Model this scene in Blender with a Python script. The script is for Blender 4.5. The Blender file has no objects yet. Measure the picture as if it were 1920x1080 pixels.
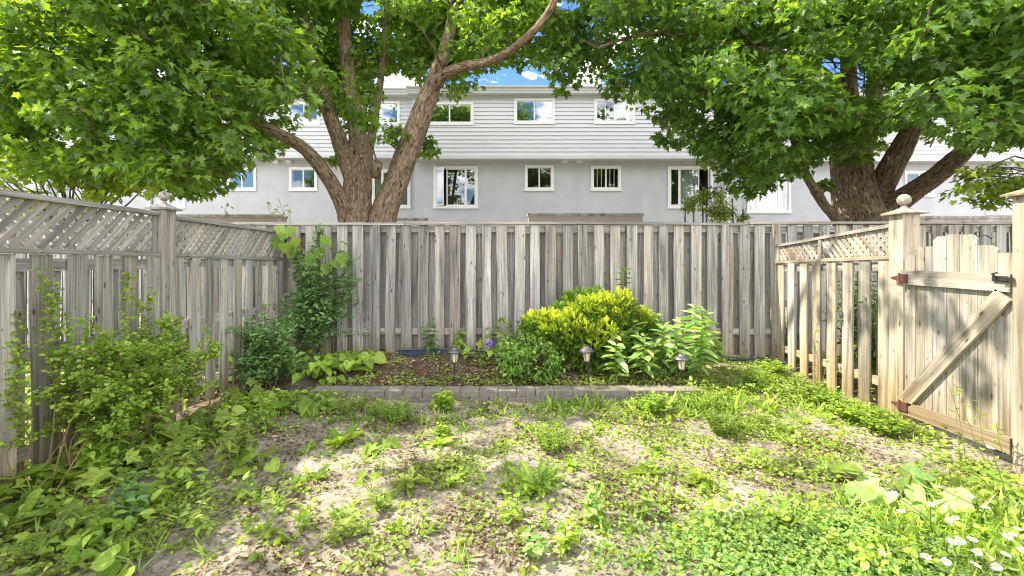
import bpy, math, random
import numpy as np
from mathutils import Vector, Matrix

random.seed(7)
RG = np.random.default_rng(11)
S = bpy.context.scene
COL = S.collection

# ------------------------------------------------------------------ camera, sky, sun, exposure
F, CX, HY, CH = 853.0, 960.0, 488.0, 1.5       # focal length in photo pixels, vanishing point, eye height
cam_d = bpy.data.cameras.new("camera"); cam = bpy.data.objects.new("camera", cam_d); COL.objects.link(cam)
cam_d.sensor_width = 36.0; cam_d.lens = F / 1920 * 36
cam_d.shift_y = -(540 - HY) / 1920
cam_d.clip_start = 0.05; cam_d.clip_end = 2000
cam.location = (0, 0, CH); cam.rotation_euler = (math.radians(90), 0, 0)
S.camera = cam

SUN = Vector((-0.80, 0.14, 1.0)).normalized()
EL = math.asin(SUN.z); AZ = math.atan2(SUN.x, SUN.y)
w = bpy.data.worlds.new("World"); S.world = w; w.use_nodes = True
nt = w.node_tree; nt.nodes.clear()
def N(t, typ, **kw):
    n = t.nodes.new(typ)
    for k, v in kw.items():
        if k.startswith('_'): setattr(n, k[1:], v)
        else:
            n.inputs[int(k[1:]) if k[0] == 'i' and k[1:].isdigit() else k.replace('__', ' ')].default_value = v
    return n
def K(t, a, ao, b, bi): t.links.new(a.outputs[ao], b.inputs[bi])
sky = N(nt, 'ShaderNodeTexSky'); sky.sky_type = 'NISHITA'; sky.sun_disc = False
sky.sun_elevation = EL; sky.sun_rotation = AZ; sky.air_density = 1.0; sky.dust_density = 0.3; sky.ozone_density = 2.5
tc = N(nt, 'ShaderNodeTexCoord')
mp = N(nt, 'ShaderNodeMapping'); mp.inputs['Scale'].default_value = (3.2, 3.2, 7.5); mp.inputs['Location'].default_value = (1.3, 0.4, 0.25)
K(nt, tc, 'Generated', mp, 'Vector')
no = N(nt, 'ShaderNodeTexNoise', Scale=1.9, Detail=8.0, Roughness=0.52); K(nt, mp, 'Vector', no, 'Vector')
sp = N(nt, 'ShaderNodeSeparateXYZ'); K(nt, tc, 'Generated', sp, 'Vector')
my = N(nt, 'ShaderNodeMath', _operation='MULTIPLY', i1=-0.07); K(nt, sp, 'Y', my, 0)
ad = N(nt, 'ShaderNodeMath', _operation='ADD'); K(nt, no, 'Fac', ad, 0); K(nt, my, 0, ad, 1)
rp = N(nt, 'ShaderNodeValToRGB'); rp.color_ramp.elements[0].position = 0.49; rp.color_ramp.elements[1].position = 0.57
K(nt, ad, 0, rp, 'Fac')
mx = N(nt, 'ShaderNodeMixRGB'); mx.inputs[2].default_value = (7.4, 7.2, 7.0, 1)
hs = N(nt, 'ShaderNodeHueSaturation', Saturation=1.2, Value=.42); K(nt, sky, 0, hs, 'Color')
K(nt, rp, 'Color', mx, 0); K(nt, hs, 'Color', mx, 1)
bg = N(nt, 'ShaderNodeBackground', Strength=0.15); K(nt, mx, 0, bg, 'Color')
wo = N(nt, 'ShaderNodeOutputWorld'); K(nt, bg, 0, wo, 'Surface')

sd = bpy.data.lights.new("sun", 'SUN'); sd.energy = 2.9; sd.angle = math.radians(0.5); sd.color = (1.0, 0.91, 0.74)
so = bpy.data.objects.new("sun", sd); COL.objects.link(so); so.rotation_euler = SUN.to_track_quat('Z', 'Y').to_euler()
S.view_settings.view_transform = 'Standard'; S.view_settings.look = 'None'
S.view_settings.exposure = 2.08; S.view_settings.gamma = 1.0
S.render.engine = 'CYCLES'
S.cycles.filter_width = 1.1
S.cycles.max_bounces = 8; S.cycles.diffuse_bounces = 4; S.cycles.transmission_bounces = 6; S.cycles.transparent_max_bounces = 12

# ------------------------------------------------------------------ helpers
def P(px, py, D): return np.array([(px - CX) / F * D, D, CH + (HY - py) / F * D])
def G(px, py, z=0.0):
    D = F * (CH - z) / (py - HY); return np.array([(px - CX) / F * D, D, z])
def nrm(a):
    a = np.asarray(a, float); return a / np.maximum(np.linalg.norm(a, axis=-1, keepdims=True), 1e-9)

class Acc:
    """gathers geometry for ONE mesh; gc = grain coordinates, rnd = a number per piece"""
    def __init__(s): s.v=[]; s.g=[]; s.r=[]; s.li=[]; s.ct=[]; s.n=0
    def add(s, V, faces, gc=None, rnd=0.0):
        V = np.asarray(V, float); k = len(V)
        s.v.append(V); s.g.append(V if gc is None else np.asarray(gc, float)); s.r.append(np.full(k, rnd) if np.isscalar(rnd) else rnd)
        for f in faces: s.li.append(np.array(f) + s.n); s.ct.append(np.array([len(f)]))
        s.n += k
    def bulk(s, V, li, ct, rnd, gc=None):
        s.v.append(V); s.g.append(V if gc is None else gc); s.r.append(rnd); s.li.append(li + s.n); s.ct.append(ct); s.n += len(V)
    def build(s, name, mat, parent=None, smooth=False):
        me = bpy.data.meshes.new(name)
        if s.n:
            V = np.concatenate(s.v); L = np.concatenate(s.li).astype(np.int32); C = np.concatenate(s.ct).astype(np.int32)
            me.vertices.add(len(V)); me.vertices.foreach_set('co', V.ravel().astype(np.float32))
            me.loops.add(len(L)); me.loops.foreach_set('vertex_index', L)
            me.polygons.add(len(C)); st = np.concatenate([[0], np.cumsum(C)[:-1]]).astype(np.int32)
            me.polygons.foreach_set('loop_start', st)
            me.polygons.foreach_set('use_smooth', np.full(len(C), bool(smooth)))
            me.update(calc_edges=True)
            a = me.attributes.new('rnd', 'FLOAT', 'POINT'); a.data.foreach_set('value', np.concatenate(s.r).astype(np.float32))
            a = me.attributes.new('gc', 'FLOAT_VECTOR', 'POINT'); a.data.foreach_set('vector', np.concatenate(s.g).ravel().astype(np.float32))
            me.validate()
        me.materials.append(mat)
        o = bpy.data.objects.new(name, me); COL.objects.link(o)
        if parent is not None: o.parent = parent
        return o

def tag(o, label, cat, group=None, kind=None):
    if label: o['label'] = label
    if cat: o['category'] = cat
    if group: o['group'] = group
    if kind: o['kind'] = kind
    return o
def thing(name, label, cat, loc=(0, 0, 0), group=None):
    """an Empty at the base; parts are built in world coordinates and re-based by kid()"""
    o = bpy.data.objects.new(name, None); COL.objects.link(o); o.location = tuple(map(float, loc)); o.empty_display_size = 0.1
    return tag(o, label, cat, group)
def kid(acc, name, mat, par, smooth=False, root=None):
    """build acc (world coordinates) as a child of par"""
    r = root or par
    off = np.array(r.location) if r.type == 'EMPTY' else np.zeros(3)
    acc.v = [v - off for v in acc.v]
    return acc.build(name, mat, par, smooth)
def sub(acc, name, mat, part, root, smooth=False):
    off = np.array(root.location); acc.v = [v - off for v in acc.v]
    return acc.build(name, mat, part, smooth)

BOXF = [(0,3,2,1),(4,5,6,7),(0,1,5,4),(1,2,6,5),(2,3,7,6),(3,0,4,7)]
def box(acc, x0, x1, y0, y1, z0, z1, rnd=None):
    V = [(x0,y0,z0),(x1,y0,z0),(x1,y1,z0),(x0,y1,z0),(x0,y0,z1),(x1,y0,z1),(x1,y1,z1),(x0,y1,z1)]
    acc.add(V, BOXF, rnd=random.random() if rnd is None else rnd)
def plank(acc, p0, p1, wd, W, T, seg=1, warp=0.0, top=None, rnd=None):
    """board from p0 to p1 (centre line), wide along wd"""
    p0 = np.asarray(p0, float); p1 = np.asarray(p1, float); L = np.linalg.norm(p1 - p0); d = (p1 - p0) / L
    wd = nrm(np.asarray(wd, float)); wd = nrm(wd - d * np.dot(wd, d)); td = np.cross(d, wd)
    r = random.random() if rnd is None else rnd; off = np.array([random.random()*20, random.random()*20, random.random()*40])
    V = []; g = []; wob = [0, 0]
    for i in range(seg + 1):
        t = i / seg
        if warp and 0 < i: wob = [wob[0] + random.gauss(0, warp), wob[1] + random.gauss(0, warp)]
        c = p0 + d * L * t + wd * wob[0] + td * wob[1]
        for a, b in ((-1,-1),(1,-1),(1,1),(-1,1)):
            V.append(c + wd*a*W/2 + td*b*T/2); g.append(off + np.array([a*W/2, b*T/2, t*L]))
    fs = [(0,3,2,1)]
    for i in range(seg):
        k = i*4
        for j in range(4): fs.append((k+j, k+(j+1)%4, k+4+(j+1)%4, k+4+j))
    k = seg*4; fs.append((k, k+1, k+2, k+3))
    acc.add(V, fs, g, r)
def tube(acc, pts, rad, seg=8, rough=0.0, cap=True, sub_=1, rnd=None):
    pts = np.asarray(pts, float); rad = np.asarray(rad, float)
    if sub_ > 1:      # catmull-rom
        q = np.vstack([2*pts[0]-pts[1], pts, 2*pts[-1]-pts[-2]]); out = []; ro = []
        for i in range(len(pts)-1):
            a, b, c, d_ = q[i], q[i+1], q[i+2], q[i+3]
            for k in range(sub_):
                t = k/sub_
                out.append(0.5*((2*b)+(-a+c)*t+(2*a-5*b+4*c-d_)*t*t+(-a+3*b-3*c+d_)*t**3)); ro.append(rad[i]*(1-t)+rad[i+1]*t)
        out.append(pts[-1]); ro.append(rad[-1]); pts = np.array(out); rad = np.array(ro)
    n = len(pts); tan = nrm(np.gradient(pts, axis=0)); up = np.array([0.13, 0.9, 0.2]) if abs(tan[0][2]) > .6 else np.array([0, 0, 1.0])
    L = np.concatenate([[0], np.cumsum(np.linalg.norm(np.diff(pts, axis=0), axis=1))])
    off = RG.random(3)*30; th = np.arange(seg)/seg*2*np.pi; V = []; g = []
    ph = RG.random(4)*6
    for i in range(n):
        u = nrm(np.cross(tan[i], up)); v = np.cross(tan[i], u); up = u if False else up
        rr = np.full(seg, rad[i])
        if rough: rr = rr*(1 + rough*(np.sin(3*th+ph[0]+L[i]*1.3)*.5+np.sin(5*th+ph[1]-L[i]*2.1)*.35+np.sin(2*L[i]*3+ph[2]+th)*.4) + RG.normal(0, rough*.18, seg))
        V.append(pts[i] + np.outer(np.cos(th)*rr, u) + np.outer(np.sin(th)*rr, v))
        g.append(np.stack([np.cos(th)*rad[i]+off[0], np.sin(th)*rad[i]+off[1], np.full(seg, L[i]+off[2])], 1))
    fs = []
    for i in range(n-1):
        for j in range(seg): fs.append((i*seg+j, i*seg+(j+1)%seg, (i+1)*seg+(j+1)%seg, (i+1)*seg+j))
    if cap: fs.append(tuple(range(seg))[::-1]); fs.append(tuple((n-1)*seg+j for j in range(seg)))
    acc.add(np.vstack(V), fs, np.vstack(g), random.random() if rnd is None else rnd)
def lathe(acc, c, prof, seg=20, tilt=None, sq=False, rnd=.5):
    """prof: (radius, z) from bottom to top"""
    th = (np.arange(seg)+.5)/seg*2*np.pi; V = []
    for r, z in prof:
        V += [(math.cos(t)*r, math.sin(t)*r, z) for t in th]
    V = np.array(V)
    if tilt is not None: V = V @ np.array(tilt).T
    V = V + np.asarray(c); n = len(prof); fs = []
    for i in range(n-1):
        for j in range(seg): fs.append((i*seg+j, i*seg+(j+1)%seg, (i+1)*seg+(j+1)%seg, (i+1)*seg+j))
    fs.append(tuple(range(seg))[::-1]); fs.append(tuple((n-1)*seg+j for j in range(seg)))
    acc.add(V, fs, rnd=rnd)

# ---- leaves
def half(pts, fold=.15, droop=.15):
    """mirror a half outline into two faces meeting at the midrib"""
    R = [(x, y) for x, y in pts]; k = len(R)
    V = [(x, y) for x, y in R] + [(-x, y) for x, y in R[1:-1]]
    V = np.array([(x, y, fold*abs(x) - droop*y*y) for x, y in V])
    f1 = list(range(k)); f2 = [0] + list(range(k, 2*k-2)) + [k-1]
    return V, [f1, f2[::-1]]
SH = {
 'maple': half([(0,.04),(.18,-.06),(.46,.02),(.33,.17),(.39,.29),(.66,.53),(.42,.51),(.36,.56),(.19,.56),(.23,.76),(.10,.80),(0,1.02)], .22, .22),
 'ovate': half([(0,0),(.2,.12),(.31,.38),(.24,.66),(0,1)], .25, .25),
 'round': half([(0,.05),(.3,-.02),(.48,.3),(.42,.68),(.2,.93),(0,.98)], .22, .15),
 'lance': half([(0,0),(.09,.18),(.125,.42),(.08,.75),(0,1)], .3, .35),
 'wide': half([(0,0),(.15,.15),(.22,.42),(.15,.75),(0,1)], .3, .3),
 'heart': half([(0,.12),(.18,-.03),(.38,.05),(.50,.26),(.45,.52),(.27,.80),(0,1)], .16, .22),
 'blade': half([(0,0),(.02,.02),(.016,.5),(0,1)], .3, .45),
 'tooth': half([(0,0),(.04,.12),(.10,.22),(.06,.28),(.14,.42),(.08,.48),(.17,.64),(.10,.70),(.13,.84),(0,1)], .3, .45),
 'frond': half([(0,0),(.07,.05),(.24,.26),(.10,.24),(.32,.50),(.12,.46),(.28,.72),(.10,.70),(.14,.9),(0,1)], .2, .2),
 'chip': half([(0,0),(.10,.03),(.13,.6),(0,.8)], .2, .1),
}
def leaves(acc, shape, Pp, Dd, Nn, Sz, R=None, wj=0.25):
    Vs, fs = SH[shape]; Pp = np.asarray(Pp, float); n = len(Pp)
    if n == 0: return
    Dd = nrm(Dd); X = nrm(np.cross(Dd, Nn)); Nn = np.cross(X, Dd)
    Sz = np.broadcast_to(Sz, (n,)).astype(float); R = RG.random(n) if R is None else R
    wx = 1 + RG.uniform(-wj, wj, n); cur = RG.uniform(.3, 1.9, n)
    V = (Vs[None,:,0,None]*X[:,None,:]*wx[:,None,None] + Vs[None,:,1,None]*Dd[:,None,:] + Vs[None,:,2,None]*Nn[:,None,:]*cur[:,None,None])*Sz[:,None,None] + Pp[:,None,:]
    k = len(Vs); li = np.concatenate([np.array(f) for f in fs]); ct = np.array([len(f) for f in fs])
    acc.bulk(V.reshape(-1, 3), (li[None,:] + (np.arange(n)*k)[:,None]).ravel(), np.tile(ct, n), np.repeat(R, k), np.concatenate([np.tile(Vs[:,:2], (n,1)), np.repeat(R, k)[:,None]*9], 1))
def rdir(n, up=0.0, sp=1.0):
    d = RG.normal(size=(n, 3)); d[:, 2] = d[:, 2]*sp + up; return nrm(d)

# ------------------------------------------------------------------ materials
def mat(name):
    m = bpy.data.materials.new(name); m.use_nodes = True; t = m.node_tree; t.nodes.clear()
    o = t.nodes.new('ShaderNodeOutputMaterial'); return m, t, o
def ramp(t, stops):
    r = t.nodes.new('ShaderNodeValToRGB'); e = r.color_ramp.elements
    while len(e) < len(stops): e.new(0.5)
    for i, (p, c) in enumerate(stops): e[i].position = p; e[i].color = (*c, 1) if len(c) == 3 else c
    return r
def plain(name, c, rough=.6, metal=0.0, spec=.5, var=0.08, vs=12.0, bump=0.0):
    m, t, o = mat(name); b = N(t, 'ShaderNodeBsdfPrincipled', Roughness=rough, Metallic=metal)
    b.inputs['Specular IOR Level'].default_value = spec
    co = N(t, 'ShaderNodeTexCoord'); n = N(t, 'ShaderNodeTexNoise', Scale=vs, Detail=6.0, Roughness=.6); K(t, co, 'Object', n, 'Vector')
    lo = tuple(max(0, x*(1-var*2)) for x in c); hi = tuple(min(1, x*(1+var*2)) for x in c)
    r = ramp(t, [(.25, lo), (.75, hi)]); K(t, n, 'Fac', r, 'Fac'); K(t, r, 'Color', b, 'Base Color')
    if bump: 
        bp = N(t, 'ShaderNodeBump', Strength=bump, Distance=.01); K(t, n, 'Fac', bp, 'Height'); K(t, bp, 0, b, 'Normal')
    K(t, b, 0, o, 'Surface'); return m
def leafmat(name, c1, c2, tr, tmix=.4, rough=.42, spec=.35):
    """c1..c2: leaf colours across leaves; tr: light passing through the blade"""
    m, t, o = mat(name); a = N(t, 'ShaderNodeAttribute', _attribute_name='rnd')
    r = ramp(t, [(0, c1), (.8, c2), (1.0, tuple(min(1, x*1.35) for x in c2))]); K(t, a, 'Fac', r, 'Fac')
    g = N(t, 'ShaderNodeNewGeometry'); n = N(t, 'ShaderNodeTexNoise', Scale=2.2, Detail=3.0); K(t, g, 'Position', n, 'Vector')
    hv = N(t, 'ShaderNodeHueSaturation'); mr = N(t, 'ShaderNodeMapRange', i1=.3, i2=.7, i3=.75, i4=1.3); K(t, n, 'Fac', mr, 0); K(t, mr, 0, hv, 'Value'); K(t, r, 'Color', hv, 'Color')
    # midrib and side veins in the blade's own coordinates, blotches between them
    lc = N(t, 'ShaderNodeAttribute', _attribute_name='gc'); lx = N(t, 'ShaderNodeSeparateXYZ'); K(t, lc, 'Vector', lx, 0)
    ab = N(t, 'ShaderNodeMath', _operation='ABSOLUTE'); K(t, lx, 'X', ab, 0)
    sv = N(t, 'ShaderNodeMath', _operation='MULTIPLY_ADD', i1=-.9); K(t, ab, 0, sv, 0); K(t, lx, 'Y', sv, 2)
    s7 = N(t, 'ShaderNodeMath', _operation='MULTIPLY', i1=6.5); K(t, sv, 0, s7, 0); fr = N(t, 'ShaderNodeMath', _operation='FRACT'); K(t, s7, 0, fr, 0)
    pp_ = N(t, 'ShaderNodeMath', _operation='PINGPONG', i1=.5); K(t, fr, 0, pp_, 0)
    w1_ = N(t, 'ShaderNodeMapRange', i1=.0, i2=.13, i3=1., i4=0.); K(t, pp_, 0, w1_, 0)
    w2_ = N(t, 'ShaderNodeMapRange', i1=.008, i2=.03, i3=1., i4=0.); K(t, ab, 0, w2_, 0)
    w3_ = N(t, 'ShaderNodeMath', _operation='MAXIMUM'); K(t, w1_, 0, w3_, 0); K(t, w2_, 0, w3_, 1)
    n9 = N(t, 'ShaderNodeTexNoise', Scale=5.0, Detail=4.0); K(t, lc, 'Vector', n9, 'Vector')
    m9 = N(t, 'ShaderNodeMapRange', i1=.3, i2=.7, i3=.78, i4=1.2); K(t, n9, 'Fac', m9, 0)
    m8 = N(t, 'ShaderNodeMath', _operation='MULTIPLY_ADD', i1=.4); K(t, w3_, 0, m8, 0); K(t, m9, 0, m8, 2)
    h2 = N(t, 'ShaderNodeHueSaturation'); K(t, m8, 0, h2, 'Value'); K(t, hv, 'Color', h2, 'Color'); hv = h2
    b = N(t, 'ShaderNodeBsdfPrincipled', Roughness=rough); b.inputs['Specular IOR Level'].default_value = spec; K(t, hv, 'Color', b, 'Base Color')
    x = N(t, 'ShaderNodeMixRGB', _blend_type='MULTIPLY', i0=1.0); x.inputs[2].default_value = (*tr, 1); K(t, hv, 'Color', x, 1)
    tl = N(t, 'ShaderNodeBsdfTranslucent'); K(t, x, 0, tl, 'Color')
    ms = N(t, 'ShaderNodeMixShader', i0=tmix); K(t, b, 0, ms, 1); K(t, tl, 0, ms, 2); K(t, ms, 0, o, 'Surface'); return m
def wood(name, light, dark, stain, grey=.5, base=True):
    m, t, o = mat(name); a = N(t, 'ShaderNodeAttribute', _attribute_name='gc'); ra = N(t, 'ShaderNodeAttribute', _attribute_name='rnd')
    def ns(sx, sz, sc, det=6.0, ro=.6):
        q = N(t, 'ShaderNodeMapping'); q.inputs['Scale'].default_value = (sx, sx, sz); K(t, a, 'Vector', q, 'Vector')
        n = N(t, 'ShaderNodeTexNoise', Scale=sc, Detail=det, Roughness=ro, Distortion=.35); K(t, q, 'Vector', n, 'Vector'); return n
    fine = ns(60, 1.6, 1.0, 8.0, .65); mid = ns(14, .9, 1.0); big = ns(5, 1.6, 1.0, 4.0)
    r1 = ramp(t, [(.28, dark), (.50, tuple((x+y)/2 for x, y in zip(light, dark))), (.66, light)]); K(t, fine, 'Fac', r1, 'Fac')
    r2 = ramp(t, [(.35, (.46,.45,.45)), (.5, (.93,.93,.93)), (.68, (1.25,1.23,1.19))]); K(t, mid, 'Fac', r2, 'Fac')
    m1 = N(t, 'ShaderNodeMixRGB', _blend_type='MULTIPLY', i0=.85); K(t, r1, 'Color', m1, 1); K(t, r2, 'Color', m1, 2)
    r3 = ramp(t, [(.5, (0,0,0)), (.72, (1,1,1))]); K(t, big, 'Fac', r3, 'Fac')
    m2 = N(t, 'ShaderNodeMixRGB'); m2.inputs[2].default_value = (*stain, 1); 
    mm = N(t, 'ShaderNodeMath', _operation='MULTIPLY', i1=.5); K(t, r3, 'Color', mm, 0); K(t, mm, 0, m2, 0); K(t, m1, 0, m2, 1)
    # knots
    q = N(t, 'ShaderNodeMapping'); q.inputs['Scale'].default_value = (13, 13, 4.5); K(t, a, 'Vector', q, 'Vector')
    v = N(t, 'ShaderNodeTexVoronoi', Scale=1.0); K(t, q, 'Vector', v, 'Vector')
    rk = ramp(t, [(.06, (1,1,1)), (.12, (.3,.3,.3)), (.17, (0,0,0))]); K(t, v, 'Distance', rk, 'Fac')
    m3 = N(t, 'ShaderNodeMixRGB'); m3.inputs[2].default_value = (dark[0]*.45, dark[1]*.36, dark[2]*.28, 1); K(t, rk, 'Color', m3, 0); K(t, m2, 0, m3, 1)
    qd = N(t, 'ShaderNodeMapping'); qd.inputs['Scale'].default_value = (22, 22, 9); K(t, a, 'Vector', qd, 'Vector')
    vd = N(t, 'ShaderNodeTexVoronoi', Scale=1.0); K(t, qd, 'Vector', vd, 'Vector'); rd_ = ramp(t, [(.07, (.8,.8,.8)), (.12, (0,0,0))]); K(t, vd, 'Distance', rd_, 'Fac')
    m4 = N(t, 'ShaderNodeMixRGB'); m4.inputs[2].default_value = (dark[0]*.4, dark[1]*.35, dark[2]*.3, 1); K(t, rd_, 'Color', m4, 0); K(t, m3, 0, m4, 1); m3 = m4
    # each board its own tone
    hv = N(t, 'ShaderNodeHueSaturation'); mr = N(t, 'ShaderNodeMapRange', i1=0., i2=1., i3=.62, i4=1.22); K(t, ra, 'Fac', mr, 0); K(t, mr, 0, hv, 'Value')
    r7 = N(t, 'ShaderNodeMath', _operation='MULTIPLY', i1=7.31); K(t, ra, 'Fac', r7, 0); fr = N(t, 'ShaderNodeMath', _operation='FRACT'); K(t, r7, 0, fr, 0)
    ms = N(t, 'ShaderNodeMapRange', i1=0., i2=1., i3=.5, i4=1.35); K(t, fr, 0, ms, 0); K(t, ms, 0, hv, 'Saturation'); K(t, m3, 0, hv, 'Color')
    last = hv
    if base:   # soil splash and algae near the foot of the boards
        g = N(t, 'ShaderNodeNewGeometry'); s_ = N(t, 'ShaderNodeSeparateXYZ'); K(t, g, 'Position', s_, 0)
        nn = N(t, 'ShaderNodeMath', _operation='MULTIPLY_ADD', i1=.6, i2=0.0); K(t, mid, 'Fac', nn, 0)
        sm = N(t, 'ShaderNodeMath', _operation='ADD'); K(t, s_, 'Z', sm, 0); K(t, nn, 0, sm, 1)
        rb = ramp(t, [(.0, (1,1,1)), (1.0, (0,0,0))]); rb.color_ramp.elements[0].position = .38; rb.color_ramp.elements[1].position = .85; K(t, sm, 0, rb, 'Fac')
        mb = N(t, 'ShaderNodeMixRGB', _blend_type='MULTIPLY'); mb.inputs[2].default_value = (.86, .74, .52, 1); K(t, rb, 'Color', mb, 0); K(t, hv, 'Color', mb, 1); last = mb
    b = N(t, 'ShaderNodeBsdfPrincipled', Roughness=.8); b.inputs['Specular IOR Level'].default_value = .25; K(t, last, 0 if base else 'Color', b, 'Base Color')
    bp = N(t, 'ShaderNodeBump', Strength=.5, Distance=.004); K(t, fine, 'Fac', bp, 'Height'); K(t, bp, 0, b, 'Normal'); K(t, b, 0, o, 'Surface'); return m
def barkmat(name, c_lo, c_mid, c_hi):
    m, t, o = mat(name); a = N(t, 'ShaderNodeAttribute', _attribute_name='gc')
    q = N(t, 'ShaderNodeMapping'); q.inputs['Scale'].default_value = (24, 24, 5.5); K(t, a, 'Vector', q, 'Vector')
    n = N(t, 'ShaderNodeTexNoise', Scale=1.0, Detail=7.0, Roughness=.6, Distortion=.8); K(t, q, 'Vector', n, 'Vector')
    q2 = N(t, 'ShaderNodeMapping'); q2.inputs['Scale'].default_value = (26, 26, 8); K(t, a, 'Vector', q2, 'Vector')
    v = N(t, 'ShaderNodeTexVoronoi', Scale=1.0, _feature='DISTANCE_TO_EDGE'); K(t, q2, 'Vector', v, 'Vector')
    ad_ = N(t, 'ShaderNodeMath', _operation='MULTIPLY_ADD', i1=.7); K(t, v, 'Distance', ad_, 0); K(t, n, 'Fac', ad_, 2)
    r = ramp(t, [(.38, c_lo), (.52, c_mid), (.78, c_hi)]); K(t, ad_, 0, r, 'Fac')
    b = N(t, 'ShaderNodeBsdfPrincipled', Roughness=.9); b.inputs['Specular IOR Level'].default_value = .15; K(t, r, 'Color', b, 'Base Color')
    bp = N(t, 'ShaderNodeBump', Strength=.9, Distance=.03); K(t, ad_, 0, bp, 'Height'); K(t, bp, 0, b, 'Normal'); K(t, b, 0, o, 'Surface'); return m

M = {}
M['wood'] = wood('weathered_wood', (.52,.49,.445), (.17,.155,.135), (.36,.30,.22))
M['wood_r'] = wood('less_weathered_wood', (.48,.435,.365), (.23,.195,.155), (.41,.34,.24))  # right fence: less weathered, yellower than the grey boards
M['wood_gate'] = wood('gate_wood', (.43,.40,.35), (.19,.165,.135), (.36,.305,.23))
M['wood_new'] = wood('new_wood', (.42,.345,.23), (.27,.205,.125), (.40,.32,.21), base=False)
M['bark'] = barkmat('maple_bark', (.042,.029,.020), (.185,.135,.09), (.38,.285,.20))
M['twig'] = plain('twig_bark', (.10,.07,.05), .8)
M['stalk'] = plain('green_stalk', (.14,.20,.05), .6)
M['redstalk'] = plain('brown_stalk', (.20,.13,.07), .7)
M['maple'] = leafmat('maple_leaf', (.050,.115,.020), (.125,.225,.036), (2.9,2.4,.8), .48, .36, .5)
M['maple2'] = leafmat('maple_leaf_dark', (.045,.108,.024), (.105,.200,.036), (2.8,2.3,.8), .46, .36, .5)
M['yel'] = leafmat('yellow_green_leaf', (.13,.24,.03), (.27,.38,.05), (1.7,1.5,.7), .45)
M['weed'] = leafmat('weed_leaf', (.125,.195,.035), (.25,.325,.06), (1.9,1.7,.8), .38)
M['fresh'] = leafmat('fresh_leaf', (.13,.235,.03), (.26,.37,.055), (1.8,1.6,.7), .38)
M['dark'] = leafmat('dark_leaf', (.05,.12,.03), (.12,.22,.055), (2.0,1.9,.9), .32)
M['blue'] = leafmat('bluish_leaf', (.075,.165,.05), (.15,.26,.08), (1.9,1.9,1.0), .32)
M['clover'] = leafmat('clover_leaf', (.09,.185,.045), (.19,.30,.075), (1.9,1.8,.9), .32)
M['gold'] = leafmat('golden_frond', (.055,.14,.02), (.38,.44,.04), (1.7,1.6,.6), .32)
M['ever'] = leafmat('evergreen_frond', (.07,.16,.025), (.17,.29,.045), (1.7,1.5,.7), .28)
M['milk'] = leafmat('pale_leaf', (.15,.28,.07), (.30,.42,.13), (1.6,1.5,.8), .34)
M['grass'] = leafmat('grass_blade', (.12,.22,.03), (.26,.36,.07), (1.7,1.5,.7), .35)
M['litter'] = leafmat('dead_leaf', (.07,.05,.033), (.24,.18,.12), (1.2,1.0,.8), .12, .8, .1)
M['stucco'] = plain('grey_stucco', (.50,.515,.55), .9, spec=.2, var=.06, vs=1.7, bump=.15)
M['siding'] = plain('light_siding', (.63,.64,.665), .55, spec=.3, var=.02, vs=.8)
M['white'] = plain('white_trim', (.80,.80,.80), .45, var=.02)
M['gutter'] = plain('gutter_paint', (.58,.59,.61), .4, var=.02)
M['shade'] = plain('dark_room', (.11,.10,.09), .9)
M['curtain'] = plain('curtain_cloth', (.30,.35,.32), .8, var=.06)
M['roof'] = plain('roof_shingle', (.16,.155,.15), .9, var=.2, vs=30)
M['beige'] = plain('beige_panel', (.40,.36,.32), .85, var=.05, vs=3, bump=.1)
M['flash'] = plain('worn_flashing', (.34,.32,.28), .7, var=.35, vs=5)
M['concrete'] = plain('concrete_block', (.18,.16,.13), .9, var=.2, vs=22, bump=.4)
M['plastic'] = plain('dark_plastic', (.045,.055,.075), .35)
M['rust'] = plain('brown_hinge', (.10,.040,.030), .6, var=.2, vs=40)
M['steel'] = plain('latch_metal', (.12,.11,.11), .35, metal=.8)
M['lampmetal'] = plain('lamp_bronze', (.12,.115,.12), .35, metal=.6)
M['black'] = plain('black_metal', (.02,.02,.02), .5)
M['petal'] = plain('white_petal', (.85,.85,.82), .6, var=.02)
M['yolk'] = plain('flower_center', (.75,.50,.03), .7)
M['purple'] = plain('purple_petal', (.20,.11,.55), .5)
def glassmat(name, f, tint=(.9,.95,1)):
    m, t, o = mat(name); g = N(t, 'ShaderNodeBsdfGlossy', Roughness=0.015); g.inputs['Color'].default_value = (*tint, 1)
    tr = N(t, 'ShaderNodeBsdfTransparent'); tr.inputs['Color'].default_value = (.85,.88,.87,1)
    n = N(t, 'ShaderNodeTexNoise', Scale=1.3, Detail=1.0); c = N(t, 'ShaderNodeTexCoord'); K(t, c, 'Object', n, 'Vector')
    bp = N(t, 'ShaderNodeBump', Strength=.10, Distance=.01); K(t, n, 'Fac', bp, 'Height'); K(t, bp, 0, g, 'Normal')
    s = N(t, 'ShaderNodeMixShader', i0=f); K(t, tr, 0, s, 1); K(t, g, 0, s, 2); K(t, s, 0, o, 'Surface'); return m
M['glass_hi'] = glassmat('mirror_glass', .36); M['glass'] = glassmat('window_glass', .2)
M['lampglass'] = plain('lamp_glass', (.62,.58,.44), .15, var=.1)

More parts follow.
